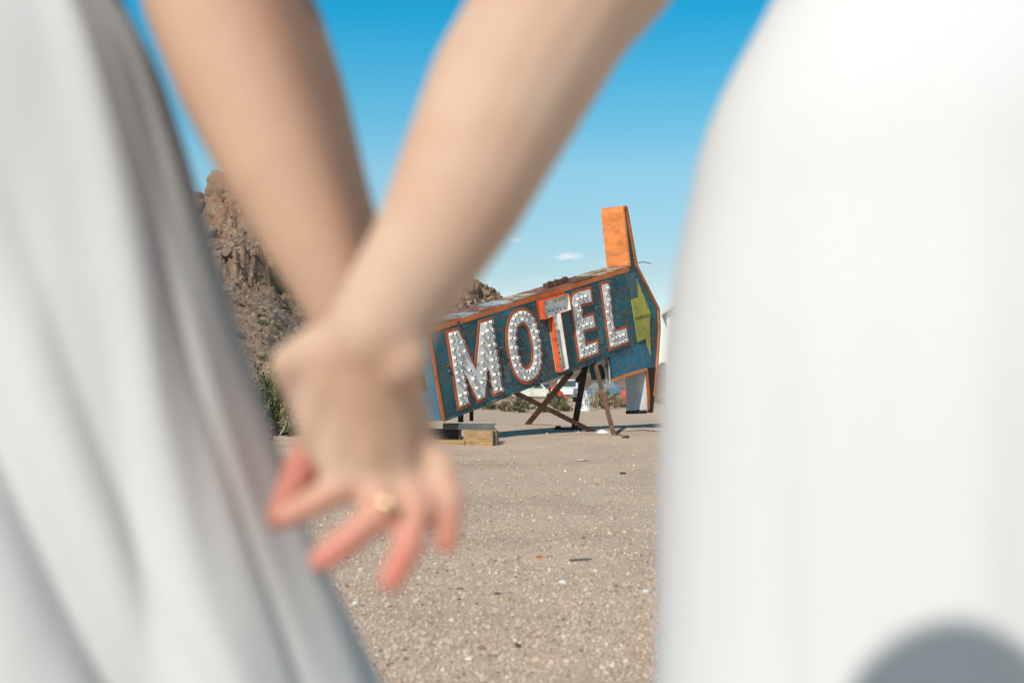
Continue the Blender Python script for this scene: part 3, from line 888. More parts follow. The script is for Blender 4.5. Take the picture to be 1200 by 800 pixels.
# E and L
Ep = [(3.655, .085), (4.31, .085), (4.325, .375), (3.965, .38), (3.965, .56), (4.325, .55), (4.325, .865), (4.0, .875), (4.0, 1.03), (4.34, 1.0), (4.345, 1.335), (3.93, 1.35), (3.80, 1.33), (3.70, 1.25), (3.66, 1.12)]
poly_letter('white letter E with red brown border', Ep, None, (.12, .10))
Lp = [(4.60, .075), (5.265, .065), (5.285, .42), (4.895, .43), (4.925, 1.335), (4.625, 1.35)]
poly_letter('white letter L with red brown border', Lp, None, (.115, .105))
# stray sockets and broken wires standing off the face
for pts in ([(.33, .80), (.335, .72)], [(1.66, .70), (1.665, .61)], [(2.02 + .2, .78), (2.22, .70)], [(2.80, .93), (2.81, .83), (2.83, .66), (2.835, .56)], [(5.02, 1.36), (5.09, 1.34), (5.07, 1.24)],
            [(4.42, 1.22), (4.43, 1.02), (4.40, .9)], [(.66, 1.41), (.72, 1.41)]):
    sockets(pts, .004, sign, .020, .03, 'steel')
for a_, b_, da, db, dc in ((1.56, .80, .05, .03, .10), (2.08, .66, .09, .03, .10), (1.62, .46, .06, .05, .12), (2.55, .62, .05, .08, .09), (.62, 1.39, .05, .02, .12), (1.33, 1.33, .03, .04, .1), (2.05, 1.40, .02, .03, .09),
                           (3.90, 1.30, .06, -.05, .12), (4.40, .95, .06, -.02, .1), (4.5, .18, .1, -.02, .1), (5.0, .95, .06, -.03, .1), (.98, .66, .05, .03, .11), (4.95, .62, .05, .02, .09), (1.5, .1, .05, .03, .08),
                           (3.15, 1.40, .03, .03, .1), (1.85, .62, .02, .05, .12)):
    MB().tube([(a_, b_, .0), (a_ + da * .4, b_ + db * .6, dc * .6), (a_ + da, b_ + db, dc)], .006, 5).build('broken_wire', M['steel'], sign)
MB().tube([wl2(P(746, 308, 23.9)), wl2(P(755, 307, 23.6)), wl2(P(763, 309, 23.4))], .008, 5).build('broken_wire', M['steel'], sign)

# steel props
def prop(name, top, bot, w, mat, h=None):
    return MB().beam(wl2(top), wl2(bot), w, h or w, up=tuple(SINV.to_3x3() @ Vector((0, 1, 0)))).build(name, mat, sign)
gA, gB, gC, gD = ground_at(616, 497), ground_at(672, 504), ground_at(721, 512), ground_at(697, 505)
dn = Vector((0, 0, -.05))
prop('prop', at_sign(668, 437, -.35), gA + dn, .105, M['rust'])
prop('prop', at_sign(687, 421, -.3), gB + dn, .11, M['rustdark'])
prop('prop', at_sign(697, 425, -.05), gC + dn, .075, M['rust'])
prop('prop', at_sign(604, 460, -.12), gD + dn * .5, .085, M['rust'])
prop('prop', at_sign(686, 432, -.2), P(676, 446, 24), .07, M['rustdark'])
for k, (px, top, bot) in enumerate(((540, 484, 500), (552.5, 478, 500))):
    t0 = at_sign(px, top, -.15 - .1 * k)
    prop('prop', t0, Vector((t0.x, t0.y, float(gz(t0.x, t0.y)) + .33)), .085 if k == 0 else .065, M['rustdark'])

# ------------------------------------------------------------------ timbers under the sign
def timber(loc, L, D, H_, rz, lab, mats=('wood', 'woodend'), name='timber_block', cut=.0):
    r_ = empty(name, loc, rz)
    tag(r_, lab, 'timber')
    b_ = MB(); b_.prism([(-L / 2, 0), (L / 2, 0), (L / 2, H_), (-L / 2 + cut, H_)], -D / 2, D / 2, fn=lambda a, b2, c: (a, c, b2))
    b_.build('block', M[mats[0]], r_, bevel=.006)
    MB().box((L / 2 + .003, 0, H_ / 2), (.006, D * .94, H_ * .94)).build('end_grain', M[mats[1]], r_)
    return r_
gt = ground_at(577, 522); gt2 = ground_at(541, 516)
ang = R(-16)
dirx = Vector((math.cos(ang), math.sin(ang), 0)); diry = Vector((-math.sin(ang), math.cos(ang), 0))
L1 = .50
c1_ = gt - dirx * (L1 / 2) + diry * .05
timber((c1_.x, c1_.y, float(gz(c1_.x, c1_.y)) - .01), L1, .10, .235, ang, 'golden brown timber block with slanted end under the sign', cut=.045)
c2_ = gt + dirx * (-.20) + diry * .165
timber((c2_.x, c2_.y, float(gz(c2_.x, c2_.y)) - .01), .46, .115, .235, ang, 'grey brown timber block behind the golden one', ('woodend', 'woodend'))
c3_ = P(532, 500, 20.25)
timber((c3_.x - .15, c3_.y, float(gz(c3_.x, c3_.y)) - .02), .75, .28, .09, ang, 'low flat timber half in shade under the sign', ('wood', 'woodend'))
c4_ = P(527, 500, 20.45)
timber((c4_.x - .1, c4_.y + .1, float(gz(c4_.x, c4_.y)) - .01), .55, .12, .24, ang, 'timber block coloured dark as the shade under the sign corner', ('rustdark', 'woodend'))  # added block; the sign's shadow is put into its dark colour
sb = P(549, 500, 20.3)
bm_ = empty('steel_channel', (sb.x, sb.y, float(gz(sb.x, sb.y)) + .225), ang)
tag(bm_, 'dull grey steel channel lying on the timber blocks', 'steel channel')
MB().box((0, 0, .05), (.86, .012, .10)).box((0, .06, .012), (.86, .13, .012)).box((0, .06, .093), (.86, .13, .012)).build('web', M['steel'], bm_, bevel=.003)
MB().box((.36, .006 + .055, .05), (.012, .10, .07)).build('stiffener', M['rust'], bm_)
# base block of the dark prop, slabs and lumps by the others
g_ = gB
o = MB().box((0, 0, .03), (.5, .18, .07)).box((-.18, 0, .08), (.1, .12, .04)).build('base_plate', M['rustdark']); o.location = (g_.x - .1, g_.y + .05, g_.z - .02)
tag(o, 'dark steel base plate under the dark prop', 'plate')
def slab(px, py, w_, h_, mat, lab, cat='slab', name='broken_slab', seed=0):
    g2 = ground_at(px, py); vs, fs = rock_mesh(2, 300 + seed, .2, 1.3)
    o_ = new_obj(name, (vs * np.array([w_, w_ * .7, h_])).tolist(), fs, M[mat]); o_.location = (g2.x, g2.y, g2.z + h_ * .3)
    return tag(o_, lab, cat)
slab(706, 508, .13, .05, 'chip', 'white broken slab at the foot of the rusty prop', seed=1)
slab(717, 510, .09, .035, 'torn', 'beige broken slab at the foot of the rusty prop', seed=2)
slab(733, 514, .09, .045, 'rustdark', 'dark broken lump beside the rusty prop foot', 'lump', 'broken_lump', seed=3)
slab(726, 512, .07, .04, 'rust', 'rusty broken lump beside the rusty prop foot', 'lump', 'broken_lump', seed=4)
slab(647, 513.5, .07, .02, 'chip', 'flat white chip in the sign\'s shadow', 'chip', 'broken_chip', seed=5)
slab(683, 539, .09, .02, 'pink', 'flat pinkish chip on the open gravel', 'chip', 'broken_chip', seed=6)
pts = []
for i in range(34):
    px = 588 + i * 5.6; g2 = ground_at(px, 505.5 + .8 * math.sin(i * .8)); pts.append((g2.x, g2.y, g2.z + .012))
o = MB().tube(pts, .010, 5).build('loose_cable', M['rustdark'])
tag(o, 'thin dark cable lying on the gravel behind the timbers', 'cable')

# ------------------------------------------------------------------ shrubs
def shrub_mesh(seed, r_=.5, h_=.8, stems=26, leaves=1500, size=.03, blade=False, fill=1.0):
    g = np.random.default_rng(seed)
    st = MB(); lv, lf = [], []
    tips = []
    for i in range(stems):
        th = g.uniform(0, 6.28); el = g.uniform(.35, 1.5); L = g.uniform(.6, 1.0)
        d = np.array([math.cos(th) * math.cos(el) * r_ * 1.25, math.sin(th) * math.cos(el) * r_ * 1.25, math.sin(el) * h_]) * L
        b0 = np.array([math.cos(th), math.sin(th), 0]) * .05 * r_
        mid = b0 + d * .5 + g.normal(size=3) * .05 * r_
        e_ = b0 + d + g.normal(size=3) * .05 * r_
        st.tube([b0, mid, e_], [.012 * h_, .008 * h_, .003 * h_], 3, cap=False)
        tips.append((b0, mid, e_))
        for _ in range(2):
            e2 = mid + (e_ - mid) * g.uniform(.2, .6) + g.normal(size=3) * .13 * r_; e2[2] = max(e2[2], .05)
            st.tube([mid, e2], [.005 * h_, .002 * h_], 3, cap=False); tips.append((mid, (mid + e2) / 2, e2))
    n = leaves
    ti = g.integers(0, len(tips), n); t = g.uniform(.25, 1.08, n) ** .6
    A = np.array([q_[0] for q_ in tips])[ti]; Bm = np.array([q_[1] for q_ in tips])[ti]; Ce = np.array([q_[2] for q_ in tips])[ti]
    tt = t[:, None]
    pos = (1 - tt) ** 2 * A + 2 * tt * (1 - tt) * Bm + tt ** 2 * Ce + g.normal(size=(n, 3)) * .055 * r_
    pos[:, 2] = np.maximum(pos[:, 2], .02)
    d1 = g.normal(size=(n, 3)); d1[:, 2] += .6 if not blade else 1.2
    if blade: d1 += (pos - np.array([0, 0, .1])) * 2.2 / r_
    d1 /= np.linalg.norm(d1, axis=1)[:, None]
    d2 = np.cross(d1, g.normal(size=(n, 3))); d2 /= np.linalg.norm(d2, axis=1)[:, None]
    s_ = size * g.uniform(.6, 1.4, n)[:, None]
    l_, w_ = (s_ * 3.4, s_ * .30) if blade else (s_ * 1.0, s_ * .42)
    v = np.stack([pos - d1 * l_ * .5, pos + d2 * w_, pos + d1 * l_ * .5, pos - d2 * w_], 1).reshape(-1, 3)
    f = np.arange(n * 4).reshape(-1, 4)
    return st, v, f
def make_shrub(name, seed, leafmat_, **k):
    st, v, f = shrub_mesh(seed, **k)
    r_ = empty(name)
    st.build('stems', M['twig'], r_)
    new_obj('foliage', v.tolist(), f.tolist(), M[leafmat_], r_)
    return r_
def copy_tree(o_):
    c_ = o_.copy(); COL.objects.link(c_)
    for ch in list(o_.children):
        d_ = ch.copy(); COL.objects.link(d_); d_.parent = c_
    return c_
protos = {}
used = set()
def put_shrub(kind, px, py, hpx, wpx, label, group, hillside=False):
    base = hill_pix(px, py) if hillside else ground_at(px, py)
    if not hillside: base.z = float(gz(base.x, base.y))
    sc_h = hpx / FPX * base.y; sc_w = wpx / FPX * base.y
    if kind in protos and kind not in used:
        o_ = protos[kind]; used.add(kind)
    else:
        o_ = copy_tree(protos[kind])
    o_.location = base - Vector((0, 0, .02)); o_.scale = (sc_w / 1.0, sc_w / 1.0, sc_h / .8); o_.rotation_euler = (0, 0, random.uniform(0, 6.28))
    return tag(o_, label, 'shrub', group)
# the near creosote bush by the foot of the hill
cb = make_shrub('creosote_bush', 3, 'leaf_green', r_=.5, h_=.85, stems=60, leaves=9000, size=.034)
c_ = hill_pix(326, 518); cb.location = c_ - Vector((0, 0, .05)); cb.scale = (1.4, 1.4, 1.95)
tag(cb, 'green creosote bush with pale dead twigs below the rocky slope', 'bush')
st = MB(); g = np.random.default_rng(4)
for i in range(22):
    th = g.uniform(0, 6.28); p0 = Vector((math.cos(th) * .1, math.sin(th) * .1, g.uniform(.05, .25))); d = Vector((math.cos(th), math.sin(th), g.uniform(-.1, .7)))
    p1 = p0 + d * g.uniform(.2, .35); p2 = p1 + d * .2 + Vector(g.normal(size=3) * .06)
    st.tube([p0, p1, p2], [.008, .006, .002], 4, cap=False)
st.build('dead_twigs', M['chip'], cb)
dg = make_shrub('dry_grass_clump', 8, 'leaf_dry', r_=.5, h_=.5, stems=20, leaves=1800, size=.035, blade=True)
c_ = hill_pix(336, 531); dg.location = c_ - Vector((0, 0, .03)); dg.scale = (.75, .75, .7)
tag(dg, 'dry straw coloured grass clump under the green bush', 'grass clump')
protos['sage'] = make_shrub('sage_bush', 11, 'leaf_sage', r_=.5, h_=.8, stems=30, leaves=2600, size=.05)
protos['green'] = make_shrub('green_bush', 12, 'leaf_green', r_=.5, h_=.8, stems=30, leaves=2200, size=.05)
protos['dry'] = make_shrub('dry_bush', 13, 'leaf_dry', r_=.5, h_=.8, stems=24, leaves=2600, size=.06, blade=True)
for kind, px, py, h_, w_, lab, grp in [
    ('sage', 612, 483, 20, 34, 'grey green bush behind the left steel prop', None),
    ('dry', 592, 482, 15, 26, 'low straw bush beside the grey green bush', None),
    ('green', 653, 482, 22, 30, 'darker green bush between the crossing props', None),
    ('sage', 637, 483, 12, 18, 'small sage tuft at the crossing of the props', None),
    ('dry', 664, 482, 9, 14, 'small straw bush beside the white barrel', None),
    ('dry', 706, 479, 25, 38, 'large straw bush in front of the blue car', None),
    ('dry', 722, 478, 16, 18, 'smaller straw bush beside the large straw bush', None),
    ('dry', 746, 476, 14, 20, 'straw bush behind the corrugated leg of the sign', None),
    ('sage', 735, 461, 30, 44, 'grey green bush behind the red tank', None),
    ('sage', 632, 462, 14, 40, 'grey green bush behind the pale car', None),
    ('sage', 575, 480, 13, 26, 'sage bush behind the timbers and the letter M', None),
    ('dry', 548, 480, 12, 22, 'straw bush behind the steel channel', None),
    ('dry', 780, 474, 14, 30, 'straw bush in front of the pale shed', None),
    ('sage', 520, 477, 14, 30, 'sage bush behind the blue end panel', None)]:
    put_shrub(kind, px, py, h_, w_, lab, grp)
g = np.random.default_rng(21)
for i in range(46):
    px = g.uniform(258, 372); py = g.uniform(330, 500)
    if py > 430 and px < 300: continue
    k = ['sage', 'dry', 'sage', 'green'][int(g.integers(0, 4))]
    s_ = g.uniform(5, 9) * (1 + (py - 330) / 170)
    put_shrub(k, px, py, s_ * .75, s_ * 1.5, {'sage': 'small sage shrub dotted on the rocky slope', 'dry': 'small straw shrub dotted on the rocky slope', 'green': 'small green shrub dotted on the rocky slope'}[k],
              'small shrubs on the rocky slope', True)
for i in range(34):
    px = g.uniform(600, 790); py = g.uniform(418, 451)
    k = ['sage', 'dry', 'sage'][int(g.integers(0, 3))]
    s_ = g.uniform(5, 9)
    put_shrub(k, px, py, s_ * .7, s_ * 1.5, {'sage': 'far sage shrub on the tan slope beyond the vehicles', 'dry': 'far straw shrub on the tan slope beyond the vehicles'}[k], 'far shrubs beyond the vehicles', True)
for i in range(8):
    put_shrub('sage', g.uniform(540, 590), g.uniform(345, 372), 5, 9, 'far sage shrub on the slope above the sign', 'far shrubs above the sign', True)

# ------------------------------------------------------------------ barrel
def barrel(px, py):
    g_ = ground_at(px, py); g_.z = float(gz(g_.x, g_.y))
    r_ = empty('steel_barrel', g_)
    tag(r_, 'white steel barrel with orange rim and dark lettering', 'barrel')
    k = .29
    prof = [(.02, .0), (k, .0), (k + .006, .012), (k, .025), (k, .28), (k + .012, .295), (k, .31), (k, .57), (k + .012, .585), (k, .60), (k, .85)]
    MB().lathe(prof, 36).build('drum', M['barrel'], r_, smooth=True)
    MB().lathe([(k, .85), (k + .010, .855), (k + .010, .875), (k - .008, .88), (k - .012, .86), (.01, .855)], 36).build('rim', M['rim_orange'], r_, smooth=True)
    for txt, size, z0, ph in (('ST', .22, .60, .30), ('0.', .22, .27, .46)):
        cu = bpy.data.curves.new('txt', 'FONT'); cu.body = txt; cu.size = size * 1.35; cu.space_character = 1.25
        to = bpy.data.objects.new('txt', cu); COL.objects.link(to)
        bpy.context.view_layer.update()
        me = bpy.data.meshes.new_from_object(to.evaluated_get(bpy.context.evaluated_depsgraph_get()))
        bpy.data.objects.remove(to)
        bm = bmesh.new(); bm.from_mesh(me)
        bmesh.ops.subdivide_edges(bm, edges=bm.edges[:], cuts=2)
        vs = []
        w_ = max(v.co.x for v in bm.verts)
        for v in bm.verts:
            an = -math.pi / 2 + ph + (v.co.x - w_ / 2) / k
            vs.append(((k + .016) * math.cos(an), (k + .016) * math.sin(an), z0 + v.co.y))
        fs = [tuple(v.index for v in f.verts) for f in bm.faces]; bm.free()
        new_obj('lettering', vs, fs, M['ink'], r_)
    bb = MB()
    for a0, z0, a1, z1 in ((-.35, .12, -.30, .34), (-.35, .20, -.5, .30), (-.30, .22, -.12, .29), (-.5, .13, -.05, .12)):
        q0, q1 = -math.pi / 2 + a0, -math.pi / 2 + a1
        bb.beam(((k + .015) * math.cos(q0), (k + .015) * math.sin(q0), z0), ((k + .015) * math.cos(q1), (k + .015) * math.sin(q1), z1), .03, .006)
    bb.build('painted_plant', M['leaf_sage'], r_)
barrel(684, 481.3)

# ------------------------------------------------------------------ vehicles in the background
def wheel(parent, x, y, r_=.34, w_=.2):
    Mx = Matrix.Translation((x, y, r_)) @ Matrix.Rotation(math.pi / 2, 4, 'X')
    t = MB().lathe([(r_ * .6, -w_ / 2), (r_ * .93, -w_ / 2), (r_, -w_ * .3), (r_, w_ * .3), (r_ * .93, w_ / 2), (r_ * .6, w_ / 2), (r_ * .6, -w_ / 2)], 20, M=Mx).build('wheel', M['tyre'], parent, smooth=True)
    MB().lathe([(.01, -w_ * .35), (r_ * .45, -w_ * .42), (r_ * .61, -w_ * .2), (r_ * .61, w_ * .2), (r_ * .45, w_ * .42), (.01, w_ * .35)], 16, M=Mx).build('rim', M['steel'], t, smooth=True)
def quad_on(cab, p4, mat, parent, name='window'):
    vs = [Vector(p_) for p_ in p4]; nn = (vs[1] - vs[0]).cross(vs[2] - vs[0]).normalized()
    vs = [p_ + nn * .012 for p_ in vs] + [p_ - nn * .01 for p_ in vs]
    return new_obj(name, vs, [(0, 1, 2, 3), (0, 4, 5, 1), (1, 5, 6, 2), (2, 6, 7, 3), (3, 7, 4, 0)], mat, parent)
def vehicle(name, label, cat, px, Y, yaw, paint, body, cab, width, wheels, bed=None):
    g_ = P(px, 457, Y); r_ = empty(name, (g_.x, g_.y, 0), yaw)
    tag(r_, label, cat)
    hw = width / 2
    b_ = MB().prism(body, -hw, hw, fn=lambda a, z, c: (a, c, z)).build('body', paint, r_, bevel=.05)
    # cab: lower trapezoid to roof, narrower at the top
    (x0, x1, zb), (x2, x3, zt) = cab
    lo, hi = hw * .95, hw * .80
    vs = [(x0, -lo, zb), (x1, -lo, zb), (x1, lo, zb), (x0, lo, zb), (x2, -hi, zt), (x3, -hi, zt), (x3, hi, zt), (x2, hi, zt)]
    c_ = new_obj('cab', vs, [(0, 3, 2, 1), (4, 5, 6, 7), (0, 1, 5, 4), (1, 2, 6, 5), (2, 3, 7, 6), (3, 0, 4, 7)], paint, r_)
    bv = c_.modifiers.new('bevel', 'BEVEL'); bv.width = .04; bv.segments = 2
    def lerp(p_, q_, t): return Vector(p_) * (1 - t) + Vector(q_) * t
    def pane(i, j, k2, l2, s0, s1, t0, t1):
        a0, a1 = lerp(vs[i], vs[j], s0), lerp(vs[i], vs[j], s1); b0, b1 = lerp(vs[l2], vs[k2], s0), lerp(vs[l2], vs[k2], s1)
        quad_on(c_, [a0.lerp(b0, t0), a1.lerp(b1, t0), a1.lerp(b1, t1), a0.lerp(b0, t1)], M['glass'], r_)
    for s0, s1 in ((.08, .47), (.53, .92)):
        pane(0, 1, 5, 4, s0, s1, .15, .82); pane(2, 3, 7, 6, s0, s1, .15, .82)
    pane(1, 2, 6, 5, .08, .92, .15, .85); pane(3, 0, 4, 7, .08, .92, .15, .85)
    for x in wheels:
        for y in (-hw + .1, hw - .1): wheel(r_, x, y)
    xs = [p_[0] for p_ in body]
    for xe, nm in ((min(xs), 'rear_bumper'), (max(xs), 'front_bumper')):
        MB().box((xe, 0, .5), (.12, width * .96, .16)).build(nm, M['steel'], r_, bevel=.02)
    for y in (-hw * .72, hw * .72):
        MB().lathe([(.0, .0), (.085, .0), (.095, -.03)], 14, M=Matrix.Translation((max(xs) + .02, y, .78)) @ Matrix.Rotation(math.pi / 2, 4, 'Y')).build('headlight', M['chip'], r_)
        MB().box((min(xs) - .01, y, .75), (.04, .12, .16)).build('tail_light', M['redtank'], r_)
    return r_
pick_body = [(-2.6, .45), (-2.6, 1.02), (-.55, 1.05), (.9, 1.03), (2.35, .98), (2.5, .8), (2.5, .42), (1.9, .36), (-1.9, .36)]
vehicle('pickup_truck', 'old white pickup truck parked behind the white barrel', 'pickup', 668, 97, R(-108), M['white_paint'], pick_body, ((-.55, 1.05, 1.03), (-.42, .62, 1.68)), 1.85, (-1.65, 1.6))
car_body = [(-2.3, .42), (-2.35, .85), (-1.4, .98), (1.0, .96), (2.2, .88), (2.35, .7), (2.3, .4), (1.7, .34), (-1.7, .34)]
vehicle('old_car', 'pale greenish white old car behind the steel props', 'car', 632, 108, R(-25), M['palecar'], car_body, ((-1.5, 1.0, .96), (-1.05, .45, 1.48)), 1.75, (-1.45, 1.45))
vehicle('old_car', 'faded blue old car behind the large straw bush', 'car', 704, 98, R(170), M['bluecar'], car_body, ((-1.5, 1.0, .96), (-1.05, .45, 1.50)), 1.75, (-1.45, 1.45))
# orange machine: a small tractor-like frame
g_ = P(653, 457, 88)
r_ = empty('orange_loader', (g_.x, g_.y, 0), R(20)); r_.scale = (.62, .62, .75); tag(r_, 'orange farm loader arm beside the white pickup', 'loader')
MB().prism([(-.9, .55), (.5, .55), (.6, 1.0), (-.1, 1.1), (-.9, .95)], -.35, .35, fn=lambda a, z, c: (a, c, z)).build('hood', M['orangemach'], r_, bevel=.04)
arc = [(-.9, -.45, 1.3), (-.55, -.45, 1.45), (-.15, -.45, 1.35), (.2, -.45, 1.05), (.5, -.45, .65)]
for s_ in (0, .9): MB().tube([(x, y + s_, z) for x, y, z in arc], .09, 8).build('lift_arm', M['orangemach'], r_, smooth=True)
MB().prism([(.4, .1), (.9, .1), (.95, .55), (.5, .7)], -.6, .6, fn=lambda a, z, c: (a, c, z)).build('bucket', M['orangemach'], r_)
MB().box((-.7, 0, 1.05), (.35, .4, .1)).box((-.88, 0, 1.25), (.06, .4, .35)).build('seat', M['black'], r_)
for x, r0 in ((-.6, .5), (.35, .32)):
    for y in (-.55, .55): wheel(r_, x, y, r0, .24)
# red tank on a stand
g_ = P(735, 457, 66)
r_ = empty('fuel_tank', (g_.x, g_.y, 0), R(78)); tag(r_, 'faded red round ended tank on a low stand', 'tank')
Mx = Matrix.Translation((0, 0, .55)) @ Matrix.Rotation(math.pi / 2, 4, 'Y')
MB().lathe([(.01, -.72), (.2, -.71), (.34, -.64), (.38, -.55), (.38, .55), (.34, .64), (.2, .71), (.01, .72)], 28, M=Mx).build('shell', M['redtank'], r_, smooth=True)
for x in (-.4, .4):
    MB().box((x, 0, .1), (.1, .6, .2)).build('stand', M['rustdark'], r_)
MB().tube([(0, 0, .9), (0, 0, 1.02)], .06, 10).build('filler_cap', M['rust'], r_)
g_ = P(737, 457, 72)
r_ = empty('gate_post', (g_.x, g_.y, 0)); tag(r_, 'pinkish plaster post behind the red tank', 'post')
MB().box((0, 0, .75), (.42, .42, 1.5)).build('shaft', M['pink'], r_, bevel=.02); MB().box((0, 0, 1.53), (.5, .5, .07)).build('cap', M['pink'], r_, bevel=.01)
for i, (px, py, s_) in enumerate([(731, 471, .22), (735, 473.5, .16), (727, 474, .14), (741, 472.5, .12)]):
    g_ = ground_at(px, py); g_.z = float(gz(g_.x, g_.y)); vs, fs = rock_mesh(2, 500 + i, .3, 1.3)
    o = new_obj('broken_chunk', (vs * np.array([1.2, .9, .7]) * s_).tolist(), fs, M['chip']); o.location = g_ + Vector((0, 0, s_ * .3))
    tag(o, 'white broken chunk on the ground below the red tank', 'chunk', 'white chunks by the red tank')
# pale shed beyond the sign
g_ = P(784, 457, 46)
r_ = empty('shed', (g_.x, g_.y, 0), R(-8)); tag(r_, 'tall pale cream shed with sloping roof beyond the sign', 'shed')
wb = MB().prism([(0, 0), (7, 0), (7, 3.7), (3.5, 5.9), (0, 3.7)], 0, 9, fn=lambda a, z, c: (a, c, z)).build('wall', M['shedwall'], r_)
for s_ in (-1, 1):
    a0, a1 = (3.5 - s_ * 3.75, 3.5)
    vs = [(a0, -.3, 3.56), (a1, -.3, 5.92), (a1, 9.3, 5.92), (a0, 9.3, 3.56)]
    vs += [(x, y, z + .1) for x, y, z in vs]
    new_obj('roof', vs, [(3, 2, 1, 0), (4, 5, 6, 7), (0, 1, 5, 4), (1, 2, 6, 5), (2, 3, 7, 6), (3, 0, 4, 7)], M['shedroof'], r_)
MB().box((.0, -.03, 1.85), (.14, .06, 3.7)).build('corner_board', M['chip'], r_)
d_ = MB().box((3.5, -.03, 1.3), (2.4, .06, 2.6)).build('door', M['shedroof'], r_)
MB().box((4.4, -.08, 1.2), (.05, .05, .3)).build('handle', M['rust'], d_)

# ------------------------------------------------------------------ people
def cap_mesh(bb, p0, r0, p1, r1, n=16):
    p0, p1 = Vector(p0), Vector(p1); t = (p1 - p0)
    L = t.length
    t = t / L if L > 1e-6 else Vector((0, 0, 1))
    a = t.orthogonal().normalized(); b_ = t.cross(a)
    rings = []
    for i in range(1, 5):
        q_ = -math.pi / 2 + (math.pi / 2) * i / 4
        rings.append((p0 + t * (math.sin(q_) * r0), math.cos(q_) * r0))
    for i in range(0, 4):
        q_ = (math.pi / 2) * i / 4
        rings.append((p1 + t * (math.sin(q_) * r1), math.cos(q_) * r1))
    k = len(bb.v)
    for c_, r_ in rings:
        for j in range(n):
            q_ = 2 * math.pi * j / n
            bb.v.append(tuple(c_ + (a * math.cos(q_) + b_ * math.sin(q_)) * r_))
    m_ = len(rings)
    for i in range(m_ - 1):
        for j in range(n):
            bb.f.append((k + i * n + j, k + i * n + (j + 1) % n, k + (i + 1) * n + (j + 1) % n, k + (i + 1) * n + j)); bb.m.append(0)
    s0 = len(bb.v); bb.v.append(tuple(p0 - t * r0)); bb.v.append(tuple(p1 + t * r1))
    for j in range(n):
        bb.f.append((s0, k + (j + 1) % n, k + j)); bb.m.append(0)
        bb.f.append((s0 + 1, k + (m_ - 1) * n + j, k + (m_ - 1) * n + (j + 1) % n)); bb.m.append(0)
def ell_mesh(bb, c, r3, n=20, m_=12):
    k = len(bb.v); c = Vector(c)
    bb.v.append((c.x, c.y, c.z - r3[2]))
    for i in range(1, m_):
        q_ = -math.pi / 2 + math.pi * i / m_
        for j in range(n):
            p_ = 2 * math.pi * j / n
            bb.v.append((c.x + r3[0] * math.cos(q_) * math.cos(p_), c.y + r3[1] * math.cos(q_) * math.sin(p_), c.z + r3[2] * math.sin(q_)))
    bb.v.append((c.x, c.y, c.z + r3[2])); e_ = len(bb.v) - 1
    for j in range(n):
        bb.f.append((k, k + 1 + (j + 1) % n, k + 1 + j)); bb.m.append(0)
        bb.f.append((e_, k + 1 + (m_ - 2) * n + j, k + 1 + (m_ - 2) * n + (j + 1) % n)); bb.m.append(0)
    for i in range(m_ - 2):
        for j in range(n):
            bb.f.append((k + 1 + i * n + j, k + 1 + i * n + (j + 1) % n, k + 1 + (i + 1) * n + (j + 1) % n, k + 1 + (i + 1) * n + j)); bb.m.append(0)
def chain(bb, pts):
    """pts: list of (point, radius)"""
    for (a, ra), (b_, rb) in zip(pts[:-1], pts[1:]): cap_mesh(bb, a, ra, b_, rb)
def flesh(bb, name, mat, parent, voxel, it=5):
    o_ = new_obj(name, bb.v, bb.f, mat)
    r_ = o_.modifiers.new('remesh', 'REMESH'); r_.mode = 'VOXEL'; r_.voxel_size = voxel
    s_ = o_.modifiers.new('smooth', 'SMOOTH'); s_.factor = .5; s_.iterations = it
    bpy.context.view_layer.update()
    me = bpy.data.meshes.new_from_object(o_.evaluated_get(bpy.context.evaluated_depsgraph_get()))
    me.polygons.foreach_set('use_smooth', [True] * len(me.polygons))
    o_.modifiers.clear(); old = o_.data; o_.data = me; bpy.data.meshes.remove(old); me.name = name
    if not me.materials: me.materials.append(mat)
    o_.parent = parent
    return o_
def head(bb, c, f):
    """c: middle of the head, f: +1 faces +y, -1 faces -y"""
    c = Vector(c)
    ell_mesh(bb, c + Vector((0, -f * .012, .03)), (.074, .092, .092))
    ell_mesh(bb, c + Vector((0, f * .022, -.045)), (.056, .066, .072))
    cap_mesh(bb, c + Vector((0, f * .088, .012)), .009, c + Vector((0, f * .104, -.022)), .013)
    for s_ in (-1, 1):
        ell_mesh(bb, c + Vector((s_ * .075, -f * .005, -.01)), (.010, .020, .031))
        ell_mesh(bb, c + Vector((s_ * .033, f * .076, .008)), (.014, .012, .012))
    ell_mesh(bb, c + Vector((0, f * .083, -.062)), (.024, .010, .009))
def hair(name, c, f, mat, parent, length):
    c = Vector(c); bb = MB()
    ell_mesh(bb, c + Vector((0, -f * .030, .048)), (.086, .092, .092))
    chain(bb, [(c + Vector((0, -f * .075, .03)), .065), (c + Vector((0, -f * .085, -.08)), .06), (c + Vector((0, -f * .09, -length)), .035)])
    for s_ in (-1, 1): chain(bb, [(c + Vector((s_ * .06, -f * .03, .04)), .035), (c + Vector((s_ * .07, -f * .05, -.06)), .028), (c + Vector((s_ * .055, -f * .08, -length * .9)), .02)])
    return flesh(bb, name, mat, parent, .007, 4)
